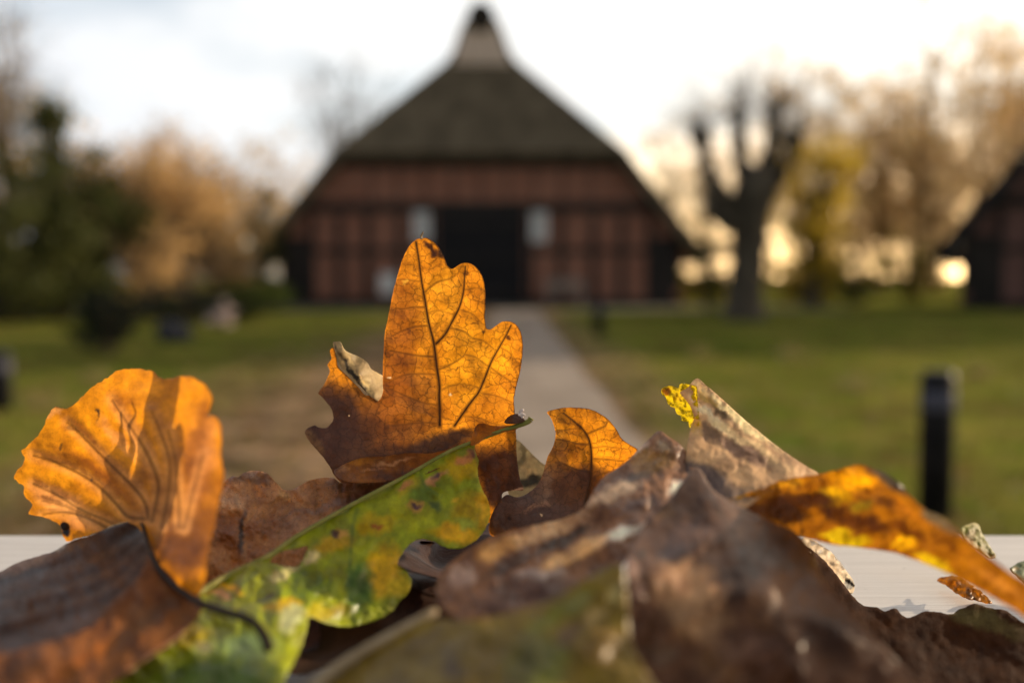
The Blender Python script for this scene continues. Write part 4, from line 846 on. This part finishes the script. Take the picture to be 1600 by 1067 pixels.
# ---- H: big dark brown near leaf
Hq = leaf('oak_leaf', 'large blurred dark brown leaf in front at the lower right of the middle')
pH = patch([(978, 880), (985, 855), (1010, 815), (1050, 775), (1088, 730), (1120, 770), (1200, 812), (1255, 842), (1290, 915), (1330, 958), (1385, 1015), (1450, 1120), (1200, 1160), (990, 1150), (982, 1000)],
           [(a, b_, d*(.93 if b_ > 850 else .97)) for a, b_, d in [(1088, 735, 23.6), (1010, 820, 21.0), (1150, 800, 22.0), (1255, 845, 22.4), (980, 890, 19.4), (1100, 880, 20.2), (1200, 900, 20.2), (1300, 930, 20.2), (985, 1000, 18.4), (1100, 980, 18.9), (1250, 1000, 18.6), (1400, 1050, 18.0), (1000, 1130, 17.6), (1200, 1130, 17.8), (1400, 1120, 17.4)]], 5, (96, 62, 40),
           [(1075, 915, 70, 50, 10, (186, 140, 100), .95), (1095, 970, 70, 44, 20, (160, 122, 88), .8), (1130, 1040, 60, 40, 0, (140, 104, 74), .6), (1160, 900, 30, 60, 20, (60, 38, 26), .8), (1080, 830, 60, 20, -20, (110, 78, 66), .6), (1210, 960, 50, 40, 30, (110, 76, 50), .5), (1050, 870, 30, 14, 0, (54, 40, 40), .8), (985, 885, 16, 22, 0, (196, 160, 140), .9), (1000, 920, 10, 16, 20, (180, 144, 128), .7), (1003, 863, 9, 9, 0, (30, 24, 22), .9), (1030, 1020, 40, 24, 0, (110, 92, 76), .5), (1060, 860, 40, 18, -10, (74, 54, 56), .6), (1180, 1020, 70, 50, 20, (108, 76, 62), .6), (1220, 860, 70, 36, 30, (56, 34, 22), .9), (1300, 990, 60, 60, 40, (58, 34, 20), .8), (995, 960, 14, 40, 0, (70, 40, 26), .7), (1040, 800, 20, 12, -30, (150, 110, 70), .5)],
           [([(1090, 740), (1170, 880), (1230, 1000), (1280, 1130)], 5, 5, .5), ([(1150, 840), (1090, 850), (1020, 900)], 4, 3, .3), ([(1190, 920), (1110, 940), (1020, 1000)], 4, 3, .3), ([(1230, 1000), (1150, 1030), (1060, 1100)], 4, 3, .3), ([(1170, 880), (1230, 880), (1280, 910)], 4, 3, .3), ([(1215, 970), (1280, 970), (1330, 1000)], 4, 3, .3)], wr=1.8, wsc=75, pleat=-2.0, seed=47., gain=.95)
blade('blade', [pH], [M_near], Hq)

# ---- I: curled leaf at the right, pale upper face and yellow underside
Iq = leaf('oak_leaf', 'curled leaf at the right with pale upper face, eaten yellow tip and golden underside')
outI = Z(1000, 570, [(300, 140), (330, 100), (360, 85), (400, 115), (520, 220), (640, 330), (760, 430), (900, 540), (1020, 620), (1125, 692), (1040, 740), (800, 800), (640, 900), (480, 900), (360, 860), (300, 760), (285, 600), (300, 480), (318, 380), (335, 330), (310, 250), (250, 180), (265, 160)])
pI = patch(outI, [(1090, 592, 27.4), (1070, 610, 27.2), (1080, 660, 26.4), (1150, 650, 26.6), (1280, 742, 24.4), (1210, 700, 25.6), (1075, 700, 25.0), (1130, 700, 25.2), (1200, 745, 23.8), (1080, 760, 23.4), (1140, 785, 22.2), (1220, 760, 23.0)], 3, (206, 164, 120),
           [(1150, 650, 110, 9, 38, (245, 214, 158), 1.0), (1115, 655, 60, 10, 42, (245, 220, 182), 1.0), (1110, 625, 26, 8, 40, (186, 150, 70), .8), (1165, 690, 100, 12, 33, (240, 204, 150), .9), (1130, 645, 26, 8, 35, (110, 84, 54), 1.0), (1160, 706, 70, 13, 25, (136, 102, 80), 1.1), (1110, 675, 28, 12, 30, (130, 98, 72), 1.0), (1125, 715, 44, 8, 22, (222, 180, 134), .8), (1100, 750, 80, 26, 25, (96, 76, 70), 1.2), (1085, 665, 10, 14, 0, (200, 160, 70), .7), (1160, 770, 40, 14, 10, (110, 86, 70), .7)],
           [(Z(1000, 570, [(330, 240), (560, 420), (760, 540), (960, 660)]), 3.6, 3.0, 0), (Z(1000, 570, [(360, 540), (560, 620), (760, 720)]), 4, 3, 0)], wr=1.8, wsc=36, fray=.5, pleat=-1.6, seed=53., gain=1.1)
pIt = patch(Z(1000, 570, [(135, 148), (160, 138), (190, 130), (215, 138), (235, 148), (250, 122), (270, 115), (320, 125), (360, 150), (360, 260), (370, 330), (360, 420), (310, 390), (300, 360), (262, 345), (255, 325), (225, 300), (215, 270), (185, 255), (165, 225), (160, 205), (140, 185)]), [(1034, 607, 27.7), (1065, 602, 27.5), (1078, 660, 26.5), (1055, 640, 27.2), (1080, 620, 27.0)], 1.6, (214, 190, 24),
            [(1040, 610, 9, 9, 0, (150, 76, 16), .9), (1062, 622, 10, 14, 30, (222, 178, 40), .5), (1070, 650, 10, 12, 0, (206, 184, 20), .5)], wr=1.6, wsc=10, fray=1.6, seed=55., smooth=True)
outI2 = [(1118, 790), (1140, 780), (1190, 762), (1230, 748), (1280, 740), (1310, 733), (1340, 726), (1370, 732), (1400, 750), (1428, 780), (1450, 797), (1482, 812), (1512, 842), (1545, 868), (1585, 898), (1650, 935), (1720, 985), (1720, 1040), (1650, 1005), (1600, 962), (1560, 938), (1500, 905), (1450, 882), (1400, 864), (1350, 856), (1300, 850), (1250, 836), (1200, 815), (1155, 802)]
yb, ob = (226, 170, 10), (150, 84, 14)
pI2 = patch(outI2, [(1125, 788, 22.0), (1230, 750, 22.8), (1340, 728, 22.0), (1430, 782, 20.6), (1520, 850, 19.6), (1620, 920, 18.4), (1700, 1010, 17.6), (1200, 812, 22.6), (1300, 848, 22.6), (1400, 862, 21.8), (1500, 903, 20.8), (1600, 960, 19.2), (1350, 800, 21.4), (1450, 840, 20.6)], 4, (176, 112, 16),
            [(1155, 780, 20, 9, -15, yb, .9), (1225, 755, 40, 8, -10, (220, 160, 30), .8), (1330, 748, 44, 18, 10, (235, 166, 10), 1.0), (1298, 776, 38, 17, -10, (232, 184, 14), 1.1), (1340, 790, 24, 12, 0, (170, 150, 24), .8), (1380, 785, 22, 12, 10, (120, 66, 14), .8), (1250, 785, 80, 20, -5, (112, 60, 14), 1.1), (1210, 800, 70, 14, 5, (100, 54, 12), 1.0), (1350, 818, 70, 18, 8, (120, 64, 12), 1.0), (1420, 830, 40, 12, 30, (130, 70, 12), .9), (1300, 800, 30, 12, 0, (116, 62, 14), .9), (1320, 840, 44, 13, 8, (216, 190, 20), 1.1), (1412, 850, 24, 13, 0, (236, 180, 14), 1.1), (1460, 880, 40, 13, 28, (216, 186, 20), 1.0), (1480, 850, 40, 8, 32, (140, 80, 12), .7), (1420, 800, 50, 10, 38, (200, 126, 30), .5), (1392, 748, 50, 16, 35, (120, 104, 82), 1.1), (1470, 812, 50, 13, 38, (140, 120, 90), 1.1), (1560, 910, 60, 10, 34, (206, 140, 60), .6)],
            [], wr=3.0, wsc=50, fray=1.0, seed=57.)
blade('blade', [pI], [M_pale], Iq); blade('eaten_tip', [pIt], [M_eaten], Iq); blade('golden_underside', [pI2], [M_curl], Iq)

# ---- J: dark leaf with scalloped edge at the lower right
Jq = leaf('oak_leaf', 'dark brown leaf with scalloped edge and curled pale rim at the lower right')
outJ = Z(1200, 800, [(205, 200), (330, 280), (420, 380), (480, 460), (520, 512), (560, 552), (600, 582), (680, 592), (730, 622), (762, 602), (800, 602), (840, 640), (880, 656), (930, 642), (990, 616), (1060, 622), (1150, 632), (1182, 612), (1240, 592), (1290, 572), (1400, 600), (1480, 612), (1540, 650), (1620, 700), (1900, 820), (1900, 1400), (300, 1400), (150, 900), (150, 500), (150, 260)])
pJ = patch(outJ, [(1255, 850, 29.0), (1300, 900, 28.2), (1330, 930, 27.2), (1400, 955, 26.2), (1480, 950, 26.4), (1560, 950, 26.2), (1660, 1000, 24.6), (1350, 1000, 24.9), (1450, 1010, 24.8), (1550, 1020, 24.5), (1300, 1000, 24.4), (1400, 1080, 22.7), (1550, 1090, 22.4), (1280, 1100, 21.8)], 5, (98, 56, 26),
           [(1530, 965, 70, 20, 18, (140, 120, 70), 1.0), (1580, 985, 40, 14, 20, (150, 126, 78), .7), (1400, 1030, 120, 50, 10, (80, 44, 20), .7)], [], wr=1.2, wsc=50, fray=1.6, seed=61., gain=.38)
rimJ = patch(Z(1200, 800, [(200, 180), (222, 158), (245, 155), (310, 188), (380, 235), (440, 295), (490, 365), (530, 420), (542, 465), (520, 510), (470, 470), (400, 415), (350, 330), (320, 285), (260, 255), (215, 220)]), [(1252, 845, 29.4), (1262, 839, 30.0), (1290, 862, 29.6), (1310, 875, 29.5), (1335, 915, 29.2), (1300, 900, 28.7), (1275, 868, 28.8), (1322, 918, 28.8)], 2, (205, 180, 146),
             [(1306, 872, 34, 3.4, 48, (40, 28, 20), 1.2), (1280, 850, 22, 2.2, 35, (60, 44, 34), 1.0), (1300, 890, 26, 4, 50, (210, 170, 120), .7), (1326, 914, 9, 10, 20, (34, 24, 16), 1.1), (1283, 864, 9, 3, 0, (40, 28, 20), .9), (1312, 884, 8, 2, 60, (70, 46, 28), .9)], [], wr=1.4, wsc=10, fray=1.0, seed=63.)
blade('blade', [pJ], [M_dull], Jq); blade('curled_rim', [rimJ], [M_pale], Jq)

# ---- K, L, M: scraps on the table at the right
Kq = leaf('leaf_scrap', 'small orange leaf crumb behind the golden underside on the white table')
pK = patch(Z(1200, 800, [(1060, 430), (1075, 410), (1110, 400), (1160, 395), (1200, 398), (1260, 440), (1340, 500), (1400, 570), (1330, 560), (1290, 548), (1250, 545), (1200, 522), (1150, 485), (1110, 455)]), [(1467, 905, 30.2), (1500, 900, 29.8), (1540, 930, 28.8), (1520, 935, 28.6), (1490, 918, 29.4)], 2, (190, 120, 22), [(1490, 910, 14, 9, 20, (170, 96, 16), .6), (1520, 930, 14, 5, 30, (90, 50, 16), .8)], wr=2, wsc=10, fray=2.0, seed=67.)
blade('blade', [pK], [M_curl], Kq)
Lq = leaf('leaf_scrap', 'curled olive leaf tip standing on the far table edge at the right')
pL = patch(Z(1200, 800, [(1195, 105), (1240, 82), (1280, 66), (1318, 78), (1330, 120), (1380, 200), (1425, 275), (1390, 295), (1330, 260), (1255, 210), (1210, 160)]), [(1500, 825, 31.5), (1525, 817, 32), (1553, 868, 31), (1530, 850, 31), (1515, 850, 30.6)], 2.5, (130, 124, 50), [(1520, 820, 14, 5, -15, (220, 205, 150), .9), (1538, 850, 26, 5, 60, (110, 104, 20), .8), (1552, 868, 6, 8, 0, (150, 100, 50), .8), (1515, 840, 10, 14, 30, (190, 160, 130), .5)], wr=1.5, wsc=12, fray=1.2, seed=69.)
blade('blade', [pL], [M_pale], Lq)
Mq = leaf('oak_leaf', 'dark green leaf at the right edge of the white table')
pM = patch([(1578, 890), (1586, 882), (1600, 876), (1660, 868), (1720, 900), (1700, 960), (1620, 930), (1600, 912)], [(1580, 890, 30), (1600, 878, 30.6), (1700, 890, 30), (1640, 930, 28.6)], 3, (86, 96, 44), [(1585, 888, 6, 5, 0, (170, 130, 60), .7)], wr=1.5, wsc=20, fray=1, seed=71.)
blade('blade', [pM], [M_green], Mq)

# ---- N: olive near leaf at the bottom middle, and the dark leaves filling the pile
Nq = leaf('oak_leaf', 'blurred olive leaf with a pale midrib at the bottom middle')
pN = patch([(430, 1140), (490, 1068), (580, 1008), (650, 970), (740, 968), (800, 955), (860, 935), (920, 902), (965, 882), (978, 905), (985, 1000), (1000, 1150)], [(480, 1080, 17.4), (650, 975, 17.6), (800, 960, 17.0), (960, 890, 17.4), (700, 1050, 15.6), (850, 1040, 15.4), (980, 1000, 16.0), (900, 1130, 14.4), (600, 1130, 15.2)], 6, (140, 112, 16),
           [(840, 1040, 60, 60, 0, (100, 112, 26), .8), (870, 960, 90, 16, -32, (130, 130, 40), .8), (930, 960, 26, 12, -20, (200, 170, 110), .8), (960, 925, 10, 16, 0, (190, 180, 120), .8), (890, 990, 40, 12, -35, (110, 70, 50), .7), (940, 1010, 40, 40, 0, (130, 92, 24), .6), (705, 1045, 16, 22, 0, (86, 50, 46), .9), (760, 1030, 120, 60, 0, (110, 86, 22), .5), (640, 1010, 90, 12, -28, (110, 84, 40), .6)], [], wr=2.5, wsc=80, seed=75., gain=.75)
blade('blade', [pN], [M_green], Nq)
rib('midrib', [(480, 1078, 17.2), (540, 1034, 17.3), (600, 998, 17.4), (655, 968, 17.6), (680, 955, 17.8)], 1.0, .7, M_tanstem, Nq)

def filler(label, ctr, size, rz, tilt, col, seed, mat, curl=.04):
    """oak leaf lying in the pile, lobed outline about its own midrib, gently cupped"""
    r = empty('oak_leaf', ctr, rz); r.rotation_euler = (rad(tilt[0]), rad(tilt[1]), rz); tag(r, label, 'leaf', GRP)
    n = 34; m = 9; V, Fc, cl, ve, uv = [], [], [], [], []
    for i in range(n+1):
        t_ = i/n; wd = (.10+.46*math.sin(math.pi*min(1, t_*1.05))**.8)*(1+.34*math.sin(t_*31+seed))*(.5+.6*t_)*.8
        for j in range(-m, m+1):
            s_ = j/m; x = s_*wd*size*.5; y = (t_-.5)*size+abs(s_)*.06*size
            z = curl*size*s_*s_*math.sin(t_*3)+.03*size*noise.noise((x*60+seed, y*60, seed))+.02*size*math.sin(t_*31+seed)*abs(s_)
            V.append((x, y, z)); ve.append(max(0, 1-abs(s_)*9)); uv.append((s_*.7+seed, t_*1.8, 0))
            k = .8+.4*noise.noise((s_*2, t_*4, seed)); cl.append([min(.9, q*k) for q in lin(col)]+[1])
    q = 2*m+1
    for i in range(n):
        for j in range(2*m): Fc.append([i*q+j, i*q+j+1, (i+1)*q+j+1, (i+1)*q+j])
    o = mesh_obj('blade', V, Fc, mat, r, True); me = o.data
    a = me.attributes.new('leaf_colour', 'FLOAT_COLOR', 'POINT'); a.data.foreach_set('color', np.array(cl).ravel())
    a = me.attributes.new('vein', 'FLOAT', 'POINT'); a.data.foreach_set('value', ve)
    a = me.attributes.new('luv', 'FLOAT_VECTOR', 'POINT'); a.data.foreach_set('vector', np.array(uv).ravel())
    return r
def lie(u, v, lift): return pix(u, v, (.095-lift)*F/(v-434.0-2))
filler('dark brown leaf showing through the gap under the green and yellow leaf', lie(665, 880, .020), .10, .9, (3, 5), (74, 46, 32), 2.2, M_brown)
filler('dark brown leaf beneath the lower lobes of the green and yellow leaf', lie(520, 1000, .006), .095, -1.1, (0, 0), (110, 66, 40), 5.1, M_brown)
filler('brown leaf underneath the pile at the foot of the small glowing lobe', lie(820, 860, .014), .09, 1.7, (5, 4), (82, 52, 38), 8.7, M_brown)
filler('dark brown leaf at the bottom of the pile under the olive leaf', lie(740, 960, .012), .10, 2.4, (0, -3), (70, 44, 32), 3.3, M_brown)
filler('brown leaf filling the dark hollow between the green leaf and the creased brown leaf', lie(655, 925, .010), .095, .35, (0, 2), (78, 48, 32), 6.4, M_brown)
